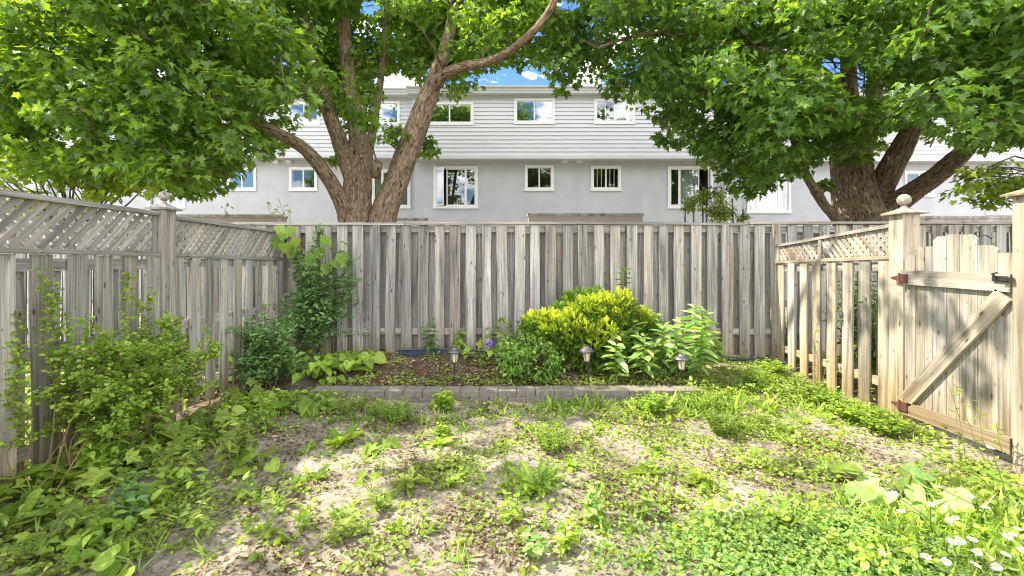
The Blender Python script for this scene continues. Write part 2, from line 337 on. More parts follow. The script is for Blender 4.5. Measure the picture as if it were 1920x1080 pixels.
# ground: sandy bare soil, damp patches, mulch in the bed
def groundmat():
    m, t, o = mat('soil'); g = N(t, 'ShaderNodeNewGeometry')
    n1 = N(t, 'ShaderNodeTexNoise', Scale=1.1, Detail=6.0, Roughness=.6); K(t, g, 'Position', n1, 'Vector')
    n2 = N(t, 'ShaderNodeTexNoise', Scale=26.0, Detail=8.0, Roughness=.7); K(t, g, 'Position', n2, 'Vector')
    n3 = N(t, 'ShaderNodeTexNoise', Scale=160.0, Detail=3.0, Roughness=.6); K(t, g, 'Position', n3, 'Vector')
    r1 = ramp(t, [(.36, (.19,.16,.12)), (.50, (.30,.265,.205)), (.62, (.37,.33,.26))]); K(t, n1, 'Fac', r1, 'Fac')
    r2 = ramp(t, [(.36, (.28,.25,.22)), (.5, (.90,.90,.90)), (.68, (1.2,1.2,1.2))]); K(t, n2, 'Fac', r2, 'Fac')
    a = N(t, 'ShaderNodeMixRGB', _blend_type='MULTIPLY', i0=.9); K(t, r1, 'Color', a, 1); K(t, r2, 'Color', a, 2)
    r3 = ramp(t, [(.35, (.7,.7,.7)), (.65, (1.15,1.15,1.15))]); K(t, n3, 'Fac', r3, 'Fac')
    b_ = N(t, 'ShaderNodeMixRGB', _blend_type='MULTIPLY', i0=.8); K(t, a, 0, b_, 1); K(t, r3, 'Color', b_, 2)
    at = N(t, 'ShaderNodeAttribute', _attribute_name='rnd')
    rm = ramp(t, [(.35, (.035,.022,.015)), (.5, (.10,.06,.04)), (.65, (.17,.11,.075))]); K(t, n2, 'Fac', rm, 'Fac')
    c = N(t, 'ShaderNodeMixRGB'); K(t, at, 'Fac', c, 0); K(t, b_, 0, c, 1); K(t, rm, 'Color', c, 2)
    b = N(t, 'ShaderNodeBsdfPrincipled', Roughness=.95); b.inputs['Specular IOR Level'].default_value = .1; K(t, c, 0, b, 'Base Color')
    bp = N(t, 'ShaderNodeBump', Strength=.8, Distance=.02); K(t, n2, 'Fac', bp, 'Height'); K(t, bp, 0, b, 'Normal'); K(t, b, 0, o, 'Surface'); return m
M['soil'] = groundmat()

# ------------------------------------------------------------------ ground
BX0, BX1, BY0 = -2.15, 1.95, 4.83          # bed edge: front face of the block row
def sst(a, b, x): t = np.clip((x-a)/(b-a), 0, 1); return t*t*(3-2*t)
def gh(x, y):
    x = np.asarray(x, float); y = np.asarray(y, float)
    h = .018*np.sin(2.1*x+.7)*np.cos(1.7*y) + .012*np.sin(5.3*x+1.9*y) + .008*np.sin(11*x-7*y) + .006*np.sin(17*y+9*x)
    near = sst(9, 6, np.abs(x)+np.abs(y-3)*.3)
    bed = sst(BX0-.25, BX0+.1, x)*sst(BX1+.5, BX1-.05, x)*(y > BY0+.08)*(y < 6.75)
    back = sst(4.9, 6.4, y)*.13
    return h*near + back + bed*.075
xs = np.concatenate([[-900,-200,-60,-25,-14,-9,-6.5], np.arange(-5, 5.51, .045), [6.5,9,14,25,60,200,900]])
ys = np.concatenate([[-900,-200,-60,-20,-8,-4,-2,-1,-.3], np.arange(.3, 4.85, .045), [4.905, 4.912], np.arange(4.95, 7.0, .045), [7.5,8.5,10,12,14,18,30,60,200,900]])
XX, YY = np.meshgrid(xs, ys); ZZ = gh(XX, YY)
ins = (np.abs(XX) < 5.4) & (YY > .3) & (YY < 7)
ZZ = ZZ + ins*RG.normal(0, .0035, ZZ.shape)
msk = np.clip(sst(BX0-.3, BX0, XX)*sst(2.6, 1.7, XX)*sst(4.88, 4.92, YY)*(YY < 7.2), 0, 1)*.92
for (cx, cy, r) in [(-2.6,3.6,.5),(-1.9,4.4,.5),(-2.3,2.6,.4),(2.2,4.0,.35),(2.4,2.6,.3),(-.6,1.9,.4),(-1.0,2.5,.35),(1.2,3.3,.25),(2.9,4.9,.5),(.2,1.9,.3)]:
    msk = np.maximum(msk, .6*np.exp(-((XX-cx)**2+(YY-cy)**2)/r**2*1.5)*(.6+.4*np.sin(XX*23)*np.cos(YY*19)))
msk = np.clip(np.maximum(msk, .65*sst(-2.3, -2.9, XX)*(np.abs(XX) < 3.6)), 0, 1)
ga = Acc(); nx, ny = len(xs), len(ys)
idx = (np.arange(ny-1)[:,None]*nx + np.arange(nx-1)[None,:]).ravel()
ga.bulk(np.stack([XX.ravel(), YY.ravel(), ZZ.ravel()], 1), np.stack([idx, idx+1, idx+nx+1, idx+nx], 1).ravel(), np.full(len(idx), 4), msk.ravel())
gr = ga.build('ground', M['soil'], smooth=True); tag(gr, 'bare sandy garden soil with dark mulch in the planting bed', 'ground', kind='structure')

# ------------------------------------------------------------------ fences
def post(par, x, y, z0, z1, w, m, finial=True, cap=True, root=None):
    a = Acc(); plank(a, (x, y, z0), (x, y, z1), (1,0,0), w, w, 4); p = kid(a, 'post', m, par)
    if cap:
        a = Acc(); c = w*.5
        V = []
        for (r, z) in ((c*1.05, 0), (c*1.55, 0.004), (c*1.6, .018), (c*.62, .05), (c*.5, .06)):
            V += [(x+sx*r, y+sy*r, z1+z) for sx, sy in ((-1,-1),(1,-1),(1,1),(-1,1))]
        fs = [(0,3,2,1)]
        for i in range(4):
            for j in range(4): fs.append((i*4+j, i*4+(j+1)%4, i*4+4+(j+1)%4, i*4+4+j))
        fs.append((16,17,18,19)); a.add(V, fs, rnd=.5); sub(a, 'post_cap', m, p, par)
    if finial:
        a = Acc(); R = w*.36
        pr = [(R*.55,.058),(R*.62,.066),(R*.45,.075),(R*.36,.085),(R*.5,.092)]
        cz = .092 + R*.86
        for k in range(9):
            t = -1.05 + k/8*(1.05+1.5); pr.append((R*math.cos(t), cz + R*math.sin(t)))
        lathe(a, (x, y, z1), pr, 18); sub(a, 'finial', m, p, par, smooth=True)
    return p
def lattice(acc, A, B, z0a, z1a, z0b, z1b, sw=.041, pitch=.064, flip=1):
    """diagonal strips between A and B (2-D points), z range from (z0a,z1a) at A to (z0b,z1b) at B"""
    A = np.array(A, float); B = np.array(B, float); L = np.linalg.norm(B-A); d = (B-A)/L; n = np.array([-d[1], d[0]])
    H = max(z1a, z1b) - min(z0a, z0b); zb = min(z0a, z0b)
    def zr(u): t = u/L; return z0a+(z0b-z0a)*t - zb, z1a+(z1b-z1a)*t - zb
    for sgn, off in ((1, -.004*flip), (-1, .004*flip)):
        k = -H
        while k < L + H:
            us = np.linspace(0, L, 120); vs = sgn*(us - k) if sgn > 0 else (k - us) ; 
            if sgn < 0: vs = -(us - k)
            lo, hi = zr(us); ok = (vs >= lo) & (vs <= hi)
            # refine the ends
            if ok.sum() >= 1:
                i0, i1 = np.where(ok)[0][[0, -1]]; ua, ub = us[i0], us[i1]; st = us[1]
                for _ in range(6):
                    st /= 2
                    for sdn in (0, 1):
                        c = (ua - st) if sdn == 0 else (ub + st)
                        if 0 <= c <= L:
                            l_, h_ = zr(c); v = (c-k)*sgn
                            if l_ <= v <= h_:
                                if sdn == 0: ua = c
                                else: ub = c
                if ub - ua > .02:
                    def pt(u): q = A + d*u + n*off; return (q[0], q[1], zb + (u-k)*sgn)
                    plank(acc, pt(ua), pt(ub), (d[0]*-sgn, d[1]*-sgn, 1.0), sw, .007)
            k += pitch*1.414

# back fence
bf = thing('board_fence', 'long grey weathered board fence running across the back of the yard', 'fence', (0, 6.4, .15))
FY = 6.40
a = Acc(); zt = 2.005
xp = -8.0; k = 0
while xp < 9.2:
    x = xp + random.uniform(-.006, .006); zb = float(gh(x, FY-.05)) + (.03 if -3.1 < x < 3.6 else .05) + random.uniform(-.015, .03)
    plank(a, (x, FY-.03, zb-.03), (x, FY-.03, zt-.012), (1,0,0), random.uniform(.128,.148), .02, 5, .004)
    xb = x + .1125
    plank(a, (xb, FY+.06, zb-.02), (xb, FY+.06, zt-.11 + random.uniform(-.015,.015)), (1,0,0), random.uniform(.15,.17), .02, 5, .003, rnd=random.random()*.5)  # recessed boards toned darker: weather stain plus recess shade put into the colour
    xp += .225; k += 1
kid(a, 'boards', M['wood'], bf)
for z in (zt-.07, .50):
    a = Acc(); x = -8.0
    while x < 9: plank(a, (x, FY+.012, z), (x+2.39, FY+.012, z), (0,0,1), .085, .038, 2); x += 2.4
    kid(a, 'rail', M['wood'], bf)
a = Acc(); x = -8.69
while x < 9: plank(a, (x, FY, zt+.006+random.uniform(0,.009)), (x+2.39, FY, zt+.006+random.uniform(0,.009)), (0,1,0), .14, .035, 8, .0018); x += 2.4
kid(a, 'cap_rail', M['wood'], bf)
for x in (-6.69, -4.29, -1.89, .51, 2.97, 5.31, 7.71):
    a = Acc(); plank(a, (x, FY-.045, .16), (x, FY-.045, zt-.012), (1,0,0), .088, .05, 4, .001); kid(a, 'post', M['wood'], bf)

# left fence
LX = -3.20
lf = thing('lattice_fence', 'tall grey weathered fence with lattice top along the left side, half hidden by shrubs', 'fence', (LX, 4.16, 0))
post(lf, LX+.02, 4.16, -.05, 1.955, .125, M['wood'])
post(lf, LX+.02, 1.75, -.05, 1.955, .125, M['wood'])
for (y0, y1, zt0, zt1, zm0, zm1) in ((1.83, 4.08, 1.925, 1.92, 1.57, 1.555), (4.24, 6.34, 1.905, 1.885, 1.55, 1.515), (-.6, 1.67, 1.93, 1.93, 1.57, 1.57)):
    a = Acc(); lattice(a, (LX, y0+.03), (LX, y1-.03), zm0+.02, zt0-.02, zm1+.02, zt1-.02); kid(a, 'lattice', M['wood'], lf)
    a = Acc(); plank(a, (LX, y0, zt0), (LX, y1, zt1), (1,0,0), .085, .036, 3); kid(a, 'cap_rail', M['wood'], lf)
    a = Acc(); plank(a, (LX+.012, y0, zm0), (LX+.012, y1, zm1), (0,0,1), .036, .075, 3); kid(a, 'rail', M['wood'], lf)
    for yy, zz0, zz1 in ((y0+.02, zm0+.02, zt0-.02), (y1-.02, zm1+.02, zt1-.02)):
        a = Acc(); plank(a, (LX, yy, zz0), (LX, yy, zz1), (0,1,0), .05, .03); kid(a, 'lattice_stile', M['wood'], lf)
    for zz in (1.475, .88, .24):
        a = Acc(); plank(a, (LX-.005, y0, zz), (LX-.005, y1, zz-.01), (0,0,1), .085, .034, 3); kid(a, 'rail', M['wood'], lf)
    a = Acc(); y = y0+.07; wd = .142
    while y < y1-.03:
        t = (y-y0)/(y1-y0); zz = zm0+(zm1-zm0)*t - .022; zb = random.uniform(.03, .09)
        plank(a, (LX+.026, y, zb), (LX+.026, y, zz), (0,1,0), random.uniform(.125,.145), .02, 5, .003)
        if y+.12 < y1: plank(a, (LX-.04, y+.12, zb), (LX-.04, y+.12, zz-.1), (0,1,0), (.105 if y0 < 4 else .07), .02, 5, .003, rnd=random.random()*.5)
        y += .235
    kid(a, 'boards', M['wood'], lf)

# right fence
RX = 3.66
rf = thing('lattice_fence', 'sunlit pale fence with lattice top and open slats between back fence and gate', 'fence', (RX, 5.3, 0))
post(rf, RX+.02, 4.27, -.05, 1.925, .155, M['wood_r'])
post(rf, RX, 6.30, 0, 2.0, .09, M['wood_r'], finial=False, cap=False)
y0, y1 = 4.35, 6.25; zt0, zt1, zm0, zm1 = 1.835, 1.70, 1.53, 1.475
a = Acc(); lattice(a, (RX, y0+.03), (RX, y1-.03), zm0+.02, zt0-.02, zm1+.02, zt1-.02, sw=.039, flip=-1); kid(a, 'lattice', M['wood_r'], rf)
a = Acc(); plank(a, (RX, y0, zt0), (RX, y1, zt1), (1,0,0), .07, .034, 3); kid(a, 'cap_rail', M['wood_r'], rf)
a = Acc(); plank(a, (RX-.012, y0, zm0), (RX-.012, y1, zm1), (0,0,1), .036, .07, 3); kid(a, 'rail', M['wood_r'], rf)
for yy in (y0+.02, 5.38, y1-.02):
    a = Acc(); t = (yy-y0)/(y1-y0); plank(a, (RX-.01, yy, zm0+(zm1-zm0)*t+.02), (RX-.01, yy, zt0+(zt1-zt0)*t-.02), (0,1,0), .05, .034); kid(a, 'lattice_stile', M['wood_r'], rf)
for za, zb_ in ((1.44, 1.39), (.29, .31)):
    a = Acc(); plank(a, (RX+.008, y0, za), (RX+.008, y1, zb_), (0,0,1), .085, .034, 3); kid(a, 'rail', M['wood_r'], rf)
a = Acc()
for i in range(8):
    y = 4.44 + i*.245; t = (y-y0)/(y1-y0); zz = zm0+(zm1-zm0)*t-.022
    plank(a, (RX-.024, y, float(gh(3.5, y))+.01), (RX-.024, y, zz), (0,1,0), random.uniform(.132,.145), .02, 5, .0025)
    if i < 7: plank(a, (RX+.05, y+.145, .08), (RX+.05, y+.145, zz-.1), (0,1,0), .09, .02, 5, .003)
kid(a, 'boards', M['wood_r'], rf)

# gate
GX = 3.615
gt = thing('garden_gate', 'pale sunlit wooden gate with stepped arched top and diagonal brace', 'gate', (GX, 4.16, .07))
ed = [4.175, 4.065, 3.975, 3.895, 3.775, 3.665, 3.525, 3.375, 3.262]; tops = [1.545, 1.615, 1.62, 1.70, 1.712, 1.705, 1.615, 1.555]
a = Acc()
for i in range(8):
    ya, yb = ed[i]-.002, ed[i+1]+.002; z = tops[i]; c = .028
    za = z-.03 if i in (0, 1, 3) else z; zb = z-.035 if i in (5, 6) else z
    zz = [za, z, z, z, zb]; yy = [ya, ya-(ya-yb)*.28, (ya+yb)/2, yb+(ya-yb)*.28, yb]
    if i in (5, 6): zz[3] = z-.006
    V = []; g = []; off = RG.random(3)*30
    for X in (GX-.010, GX+.010):
        for q, (y_, z_) in enumerate(zip([ya, yb]+yy[::-1], [.10, .10]+zz[::-1])): V.append((X, y_, z_)); g.append(off+np.array([y_, X, z_]))
    n = 7; fs = [tuple(range(n))[::-1], tuple(range(n, 2*n))] + [(j, (j+1)%n, n+(j+1)%n, n+j) for j in range(n)]
    a.add(V, fs, g, random.random()*.6+.3)
kid(a, 'boards', M['wood_gate'], gt)
a = Acc(); plank(a, (GX-.030, 4.175, 1.345), (GX-.030, 3.262, 1.335), (0,0,1), .128, .034, 3, rnd=.75); kid(a, 'rail', M['wood_gate'], gt)
a = Acc(); plank(a, (GX-.030, 4.175, .155), (GX-.030, 3.262, .165), (0,0,1), .115, .034, 3); kid(a, 'rail', M['wood_gate'], gt)
a = Acc(); plank(a, (GX-.031, 4.135, .225), (GX-.031, 3.31, 1.25), (0,1,1), .125, .032, 3, rnd=.82); kid(a, 'brace', M['wood_gate'], gt)
for z in (1.335, .17):
    a = Acc(); box(a, GX-.062, GX-.048, 4.10, 4.165, z-.04, z+.04); 
    V = [(GX-.060, 4.17, z-.032), (GX-.060, 4.17, z+.032), (GX-.060, 4.27, z+.008), (GX-.060, 4.27, z-.008)]
    a.add([(x+dx, y, z_) for dx in (0, .006) for x, y, z_ in V], [(0,1,2,3),(7,6,5,4),(0,4,5,1),(1,5,6,2),(2,6,7,3),(3,7,4,0)])
    tube(a, [(GX-.066, 4.172, z-.05), (GX-.066, 4.172, z+.05)], [.010,.010], 8)
    kid(a, 'hinge', M['rust'], gt)
a = Acc(); box(a, GX-.062, GX-.047, 3.27, 3.37, 1.345, 1.385); box(a, GX-.085, GX-.06, 3.22, 3.30, 1.352, 1.378)
tube(a, [(GX-.06, 3.34, 1.37), (GX-.10, 3.33, 1.40), (GX-.105, 3.29, 1.41)], [.008,.008,.006], 6); kid(a, 'latch', M['steel'], gt)
gp = thing('gate_post', 'new yellowish wooden gate post with ball top at right edge of photo', 'post', (GX+.02, 3.165, 0))
post(gp, GX+.025, 3.165, -.05, 1.95, .15, M['wood_new'])
# the neighbour fence seen beyond the gate is the same back fence; a low side wall further right
pw = Acc(); box(pw, 7.2, 9.6, 8.1, 8.16, 0, 2.2)

# ------------------------------------------------------------------ bed edging, plastic edging
eb = Acc(); x = BX0
for row in range(2):
    x = BX0 - (.1 if row == 0 else 0); z0 = -.03 if row == 0 else .052
    while x < BX1:
        L = .2; yy = BY0 + .012*math.sin(x*1.3) + random.uniform(-.004, .004)
        zz = random.uniform(-.0015,.002)
        c = .006
        x0, x1, z1 = x+.003, x+L-.003, (.050 if row == 0 else .116)+zz
        V = [(x0,yy,z0),(x1,yy,z0),(x1,yy+.19,z0),(x0,yy+.19,z0),(x0,yy,z1-c),(x1,yy,z1-c),(x1,yy+.19,z1-c),(x0,yy+.19,z1-c),(x0+c,yy+c,z1),(x1-c,yy+c,z1),(x1-c,yy+.19-c,z1),(x0+c,yy+.19-c,z1)]
        eb.add(V, [(0,3,2,1),(0,1,5,4),(1,2,6,5),(2,3,7,6),(3,0,4,7),(4,5,9,8),(5,6,10,9),(6,7,11,10),(7,4,8,11),(8,9,10,11)], rnd=random.random())
        x += L
o = eb.build('block_edging', M['concrete']); tag(o, 'low two course edging of grey concrete blocks along the front of the planting bed', 'edging')
def strip(name, label, pts, h=.075):
    a = Acc(); pts = np.array(pts); tube(a, pts + np.array([0,0,h]), np.full(len(pts), .016), 8, sub_=4)
    p = pts; V = []; 
    for q in p: V += [q + (0,-.004,-.04), q + (0,.004,-.04), q + (0,.004,h), q + (0,-.004,h)]
    fs = []
    for i in range(len(p)-1):
        for j in range(4): fs.append((i*4+j, i*4+(j+1)%4, i*4+4+(j+1)%4, i*4+4+j))
    a.add(V, fs); return tag(a.build(name, M['plastic']), label, 'edging', 'dark plastic garden edging at foot of back fence')
def gz(x, y, dz=0): return np.array([x, y, float(gh(x, y))+dz])
strip('plastic_edging', 'dark plastic edging strip behind the first garden lamp at the fence foot', [gz(-1.55,6.22), gz(-.95,6.18), gz(-.5,6.15), gz(0,6.1)])
strip('plastic_edging', 'dark bent plastic edging strip in the right back corner by the slats', [gz(2.4,6.2), gz(2.7,6.26), gz(3.0,6.12,-.01), gz(3.3,6.16), gz(3.62,6.02)], .06)

# ------------------------------------------------------------------ garden lamps
def lamp(label, px, pyb, D, topz, tilt=(0, 0), cap=M['lampmetal'], s=1.0):
    b = P(px, pyb, D); zb = float(gh(b[0], b[1])); t = thing('garden_lamp', label, 'lamp', (b[0], b[1], zb), 'solar garden lamps on stakes in the bed')
    H = topz - zb
    R_ = Matrix.Rotation(tilt[0], 3, 'Y') @ Matrix.Rotation(tilt[1], 3, 'X'); R_ = [list(r) for r in R_]
    def L(prof, name, m, par=t, seg=20):
        a = Acc(); lathe(a, (0, 0, 0), prof, seg, R_); return a.build(name, m, par, smooth=False)
    L([(.004,-.08),(.009,0),(.009,H-.20)], 'stake', M['black'], seg=8)
    L([(.03*s,H-.205),(.036*s,H-.195),(.034*s,H-.185)], 'lamp_base', cap)
    L([(.028*s,H-.186),(.045*s,H-.085)], 'glass', M['lampglass'])
    a = Acc()
    for k in range(6):
        th = k/6*2*math.pi; c, s_ = math.cos(th), math.sin(th)
        q = np.array([(c*.032*s, s_*.032*s, H-.19), (c*.050*s, s_*.050*s, H-.083)]) @ np.array(R_).T
        tube(a, q, [.0035,.0035], 5)
    a.build('cage', cap, t)
    c_ = L([(.05*s,H-.088),(.078*s,H-.086),(.080*s,H-.076),(.070*s,H-.060),(.045*s,H-.044),(.040*s,H-.034),(.034*s,H-.026),(.0,H-.022)], 'lamp_shade', cap)
    return t, R_, H
t1, R1, H1 = lamp('dark garden lamp with ring handle, leftmost, above bare mulch', 852, 722, 5.12, .545)
a = Acc(); ang = np.linspace(0, 2*np.pi, 13); tube(a, np.stack([np.cos(ang)*.022, ang*0, H1+.0+np.sin(ang)*.022], 1), np.full(13, .005), 6, cap=False); a.build('handle', M['lampmetal'], t1)
lamp('tilted garden lamp between golden evergreen and pale leafy plants', 1105, 712, 5.15, .56, (-.10, .06))
lamp('garden lamp at right end of the bed below tall pale leaves', 1277, 720, 5.10, .475, (.03, .02), cap=M['gutter'] if False else M['lampmetal'], s=1.1)

# ------------------------------------------------------------------ row houses
def holes_wall(acc, x0, x1, z0, z1, Y, holes, lap=0.0, out=.018):
    xsb = sorted({x0, x1, *[h[0] for h in holes], *[h[1] for h in holes]}); zsb = {z0, z1, *[h[2] for h in holes], *[h[3] for h in holes]}
    if lap:
        z = z0
        while z < z1: zsb.add(round(z, 4)); z += lap
    zsb = sorted(z for z in zsb if z0-1e-6 <= z <= z1+1e-6)
    for i in range(len(xsb)-1):
        xa, xb = xsb[i], xsb[i+1]; xm = (xa+xb)/2
        for j in range(len(zsb)-1):
            za, zb = zsb[j], zsb[j+1]; zm = (za+zb)/2
            if zb-za < 1e-4 or any(h[0] < xm < h[1] and h[2] < zm < h[3] for h in holes): continue
            if lap:
                n = math.floor((zm-z0)/lap); l0 = z0+n*lap; oa = out*(1-(za-l0)/lap); ob = out*(1-(zb-l0)/lap)
            else: oa = ob = 0
            acc.add([(xa,Y-oa,za),(xb,Y-oa,za),(xb,Y-ob,zb),(xa,Y-ob,zb)], [(0,1,2,3)], rnd=.5)
            if lap and abs(za-l0) < 1e-3: acc.add([(xa,Y-oa,za),(xb,Y-oa,za),(xb,Y,za),(xa,Y,za)], [(3,2,1,0)], rnd=.5)
    for h in holes:   # reveals
        a_, b_, c_, d_ = h[:4]
        acc.add([(a_,Y,c_),(b_,Y,c_),(b_,Y,d_),(a_,Y,d_),(a_,Y+.2,c_),(b_,Y+.2,c_),(b_,Y+.2,d_),(a_,Y+.2,d_)], [(0,1,5,4),(1,2,6,5),(2,3,7,6),(3,0,4,7)], rnd=.5)
def window(h, px0, py0, px1, py1, Y, split, glass, curtain=None, openl=None, bars=0):
    """split: pane boundaries as fractions; openl: ('l'|'r') casement swung open"""
    A = P(px0, py1, Y); B = P(px1, py0, Y); x0, x1, z0, z1 = A[0], B[0], A[2], B[2]
    w_ = .075; a = Acc(); yf = Y-.045; yb = Y+.02
    for (p, q, r, s) in ((x0, x1, z1-w_, z1), (x0-.015, x1+.015, z0-.02, z0+w_), (x0, x0+w_, z0+w_, z1-w_), (x1-w_, x1, z0+w_, z1-w_)): box(a, p, q, yf, yb, r, s)
    fr = kid(a, 'window', M['white'], h)
    xi0, xi1, zi0, zi1 = x0+w_, x1-w_, z0+w_, z1-w_
    bs = [0]+list(split)+[1]; W = xi1-xi0
    for i in range(len(bs)-1):
        a0, a1 = xi0+bs[i]*W, xi0+bs[i+1]*W; m_ = .035 if len(bs) > 3 else .022
        a = Acc(); y1_ = Y-.02; 
        opened = (openl == 'l' and i == 0) or (openl == 'r' and i == len(bs)-2)
        def fr_pts(u, z, dy):   # swing the leaf about its outer jamb
            if not opened: return (u, y1_+dy, z)
            hx = a0 if openl == 'l' else a1; s = (u-hx); th = math.radians(34 if openl == 'l' else 55)
            return (hx + s*math.cos(th), y1_ - abs(s)*math.sin(th) - .03 + dy*math.cos(th), z)
        def fbox(u0, u1, w0, w1, dy0, dy1):
            V = [fr_pts(u, z, dy) for z in (w0, w1) for (u, dy) in ((u0,dy0),(u1,dy0),(u1,dy1),(u0,dy1))]; a.add(V, BOXF, rnd=.5)
        fbox(a0, a1, zi0, zi0+m_, 0, .03); fbox(a0, a1, zi1-m_, zi1, 0, .03); fbox(a0, a0+m_, zi0+m_, zi1-m_, 0, .03); fbox(a1-m_, a1, zi0+m_, zi1-m_, 0, .03)
        sub(a, 'sash', M['white'], fr, h)
        a = Acc(); V = [fr_pts(u, z, .012) for (u, z) in ((a0+m_, zi0+m_), (a1-m_, zi0+m_), (a1-m_, zi1-m_), (a0+m_, zi1-m_))]
        a.add(V, [(0,1,2,3)]); sub(a, 'pane', glass, fr, h)
    if curtain:
        a = Acc()
        for (f0, f1) in curtain:
            xs_ = np.linspace(xi0+f0*W, xi0+f1*W, max(6, int((f1-f0)*60))); yy = Y+.12+.02*np.sin(xs_*62)
            V = np.concatenate([np.stack([xs_, yy, np.full_like(xs_, z)], 1) for z in (zi0-.02, zi1+.02)]); n = len(xs_)
            a.add(V, [(i, i+1, n+i+1, n+i) for i in range(n-1)], rnd=.5)
        sub(a, 'curtain', M['curtain'], fr, h, smooth=True)
    if bars:
        a = Acc()
        for i in range(bars): xx = xi0 + W*(i+1)/(bars+1); box(a, xx-.012, xx+.012, Y+.03, Y+.05, zi0, zi1)
        sub(a, 'blind', M['white'], fr, h)
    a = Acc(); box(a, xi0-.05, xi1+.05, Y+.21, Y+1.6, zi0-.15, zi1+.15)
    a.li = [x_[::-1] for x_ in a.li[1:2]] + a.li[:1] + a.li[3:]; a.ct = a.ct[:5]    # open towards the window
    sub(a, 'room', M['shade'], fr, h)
    return (xi0, xi1, zi0, zi1)
def vent(h, px, py, Y):
    c = P(px, py, Y); a = Acc(); V = []
    for (w0, y_, z_) in ((.085, -.02, .06), (.085, -.12, .03), (.085, -.12, -.06), (.085, -.02, -.07)): V += [(c[0]-w0, Y+y_, c[2]+z_), (c[0]+w0, Y+y_, c[2]+z_)]
    V += [(c[0]-.085, Y+.01, c[2]-.07), (c[0]+.085, Y+.01, c[2]-.07), (c[0]-.085, Y+.01, c[2]+.06), (c[0]+.085, Y+.01, c[2]+.06)]
    a.add(V, [(0,1,3,2),(2,3,5,4),(4,5,7,6),(0,2,4,6),(1,7,5,3)], rnd=.5)
    box(a, c[0]-.10, c[0]+.10, Y-.024, Y, c[2]-.08, c[2]+.075); kid(a, 'vent', M['white'], h)
def house(label, x0, x1, Yw, Ys, zs, zr, up, low, vents=(), corner=None):
    h = thing('row_house', label, 'house', ((x0+x1)/2, Yw, 0))
    hu = [window(h, *q[:4], Ys, *q[4:]) for q in up]; hl = [window(h, *q[:4], Yw, *q[4:]) for q in low]
    a = Acc(); holes_wall(a, x0, x1, -.3, zs+.02, Yw, hl); 
    a.add([(x0,Yw,-.3),(x0,Yw+9,-.3),(x0,Yw+9,zs),(x0,Yw,zs)], [(0,1,2,3)]); a.add([(x1,Yw,-.3),(x1,Yw+9,-.3),(x1,Yw+9,zs),(x1,Yw,zs)], [(3,2,1,0)])
    kid(a, 'wall', M['stucco'], h)
    a = Acc(); holes_wall(a, x0, x1, zs+.10, zr-.22, Ys, hu, lap=.1315, out=.026)
    for X in (x0, x1): a.add([(X,Ys,zs+.1),(X,Ys+9,zs+.1),(X,Ys+9,zr-.2),(X,Ys,zr-.2)], [(0,1,2,3)])
    kid(a, 'siding', M['siding'], h)
    a = Acc(); box(a, x0-.01, x1+.01, Ys-.03, Yw+.02, zs, zs+.10); kid(a, 'skirt_board', M['gutter'], h)
    a = Acc(); prof = [(.0,-.26),(-.05,-.26),(-.05,-.20),(-.28,-.19),(-.28,-.15),(-.31,-.13),(-.33,-.07),(-.39,-.04),(-.40,0),(-.385,.0),(-.37,-.03),(-.27,-.03),(-.27,.02),(0,.02)]
    V = [(X, Ys+y_, zr+z_) for X in (x0-.12, x1+.12) for y_, z_ in prof]; n = len(prof)
    a.add(V, [(j, (j+1)%n, n+(j+1)%n, n+j)[::-1] for j in range(n)] + [tuple(range(n)), tuple(range(n, 2*n))[::-1]], rnd=.5); kid(a, 'gutter', M['gutter'], h)
    a = Acc(); a.add([(x0-.1,Ys-.28,zr+.022),(x1+.1,Ys-.28,zr+.022),(x1+.1,Ys+4.5,zr+.75),(x0-.1,Ys+4.5,zr+.75),(x0-.1,Ys+9,zr),(x1+.1,Ys+9,zr)], [(0,1,2,3),(3,2,5,4)]); kid(a, 'roof', M['roof'], h)
    for v in vents: vent(h, *v, Yw)
    if corner:
        for cx_ in corner:
            a = Acc(); box(a, cx_-.05, cx_+.05, Yw-.09, Yw-.003, 0, zs-.01); kid(a, 'downspout', M['white'], h)
    return h
gl, gh_ = M['glass'], M['glass_hi']
Xc0, Xc1 = -3.24, 7.22
house('central pair of grey stucco row houses with light siding and four clear upper windows', Xc0, Xc1, 15.15, 14.8, 4.80, 7.04,
  [(798,192,888,234,[.5],gh_), (964,185,1040,232,[.5],gh_), (1114,186,1190,232,[.5],gl,[(.55,.95)],None,3), (1240,186,1316,232,[.5],gh_)],
  [(813,312,896,390,[.27,.75],gl,None,'l'), (984,310,1038,357,[.5],M['glass']), (1108,311,1164,357,[.5],gl,None,None,5), (1252,312,1336,390,[.23,.72],gl,[(.25,.72)],'r')],
  [(1058,301),(1086,301)], corner=[7.12])
house('grey stucco row house behind the left maple, stepped slightly back', -12.5, Xc0-.004, 15.6, 15.25, 4.93, 7.15,
  [(640,190,750,235,[.5],gh_), (540,192,600,235,[.5],gh_), (420,192,495,235,[.5],gh_), (300,192,380,235,[.5],gh_)],
  [(277,327,348,390,[.3,.78],gl,[(.2,.8)]), (427,315,481,357,[.5],gh_), (543,314,595,357,[.5],gl), (697,318,770,390,[.25,.75],gl,[(0,1)])],
  [(519,303),(543,303)], corner=[-12.4])
house('shaded grey row house seen through the right maple, stepped back', Xc1+.004, 17.3, 15.75, 15.4, 4.85, 7.12,
  [(1420,190,1500,235,[.5],gh_), (1680,190,1750,235,[.5],gh_)],
  [(1400,318,1482,399,[.2,.76],gl,[(.1,.9)]), (1695,321,1750,368,[.5],gl), (1848,322,1906,402,[.5],gl)],
  corner=[Xc1+.2])
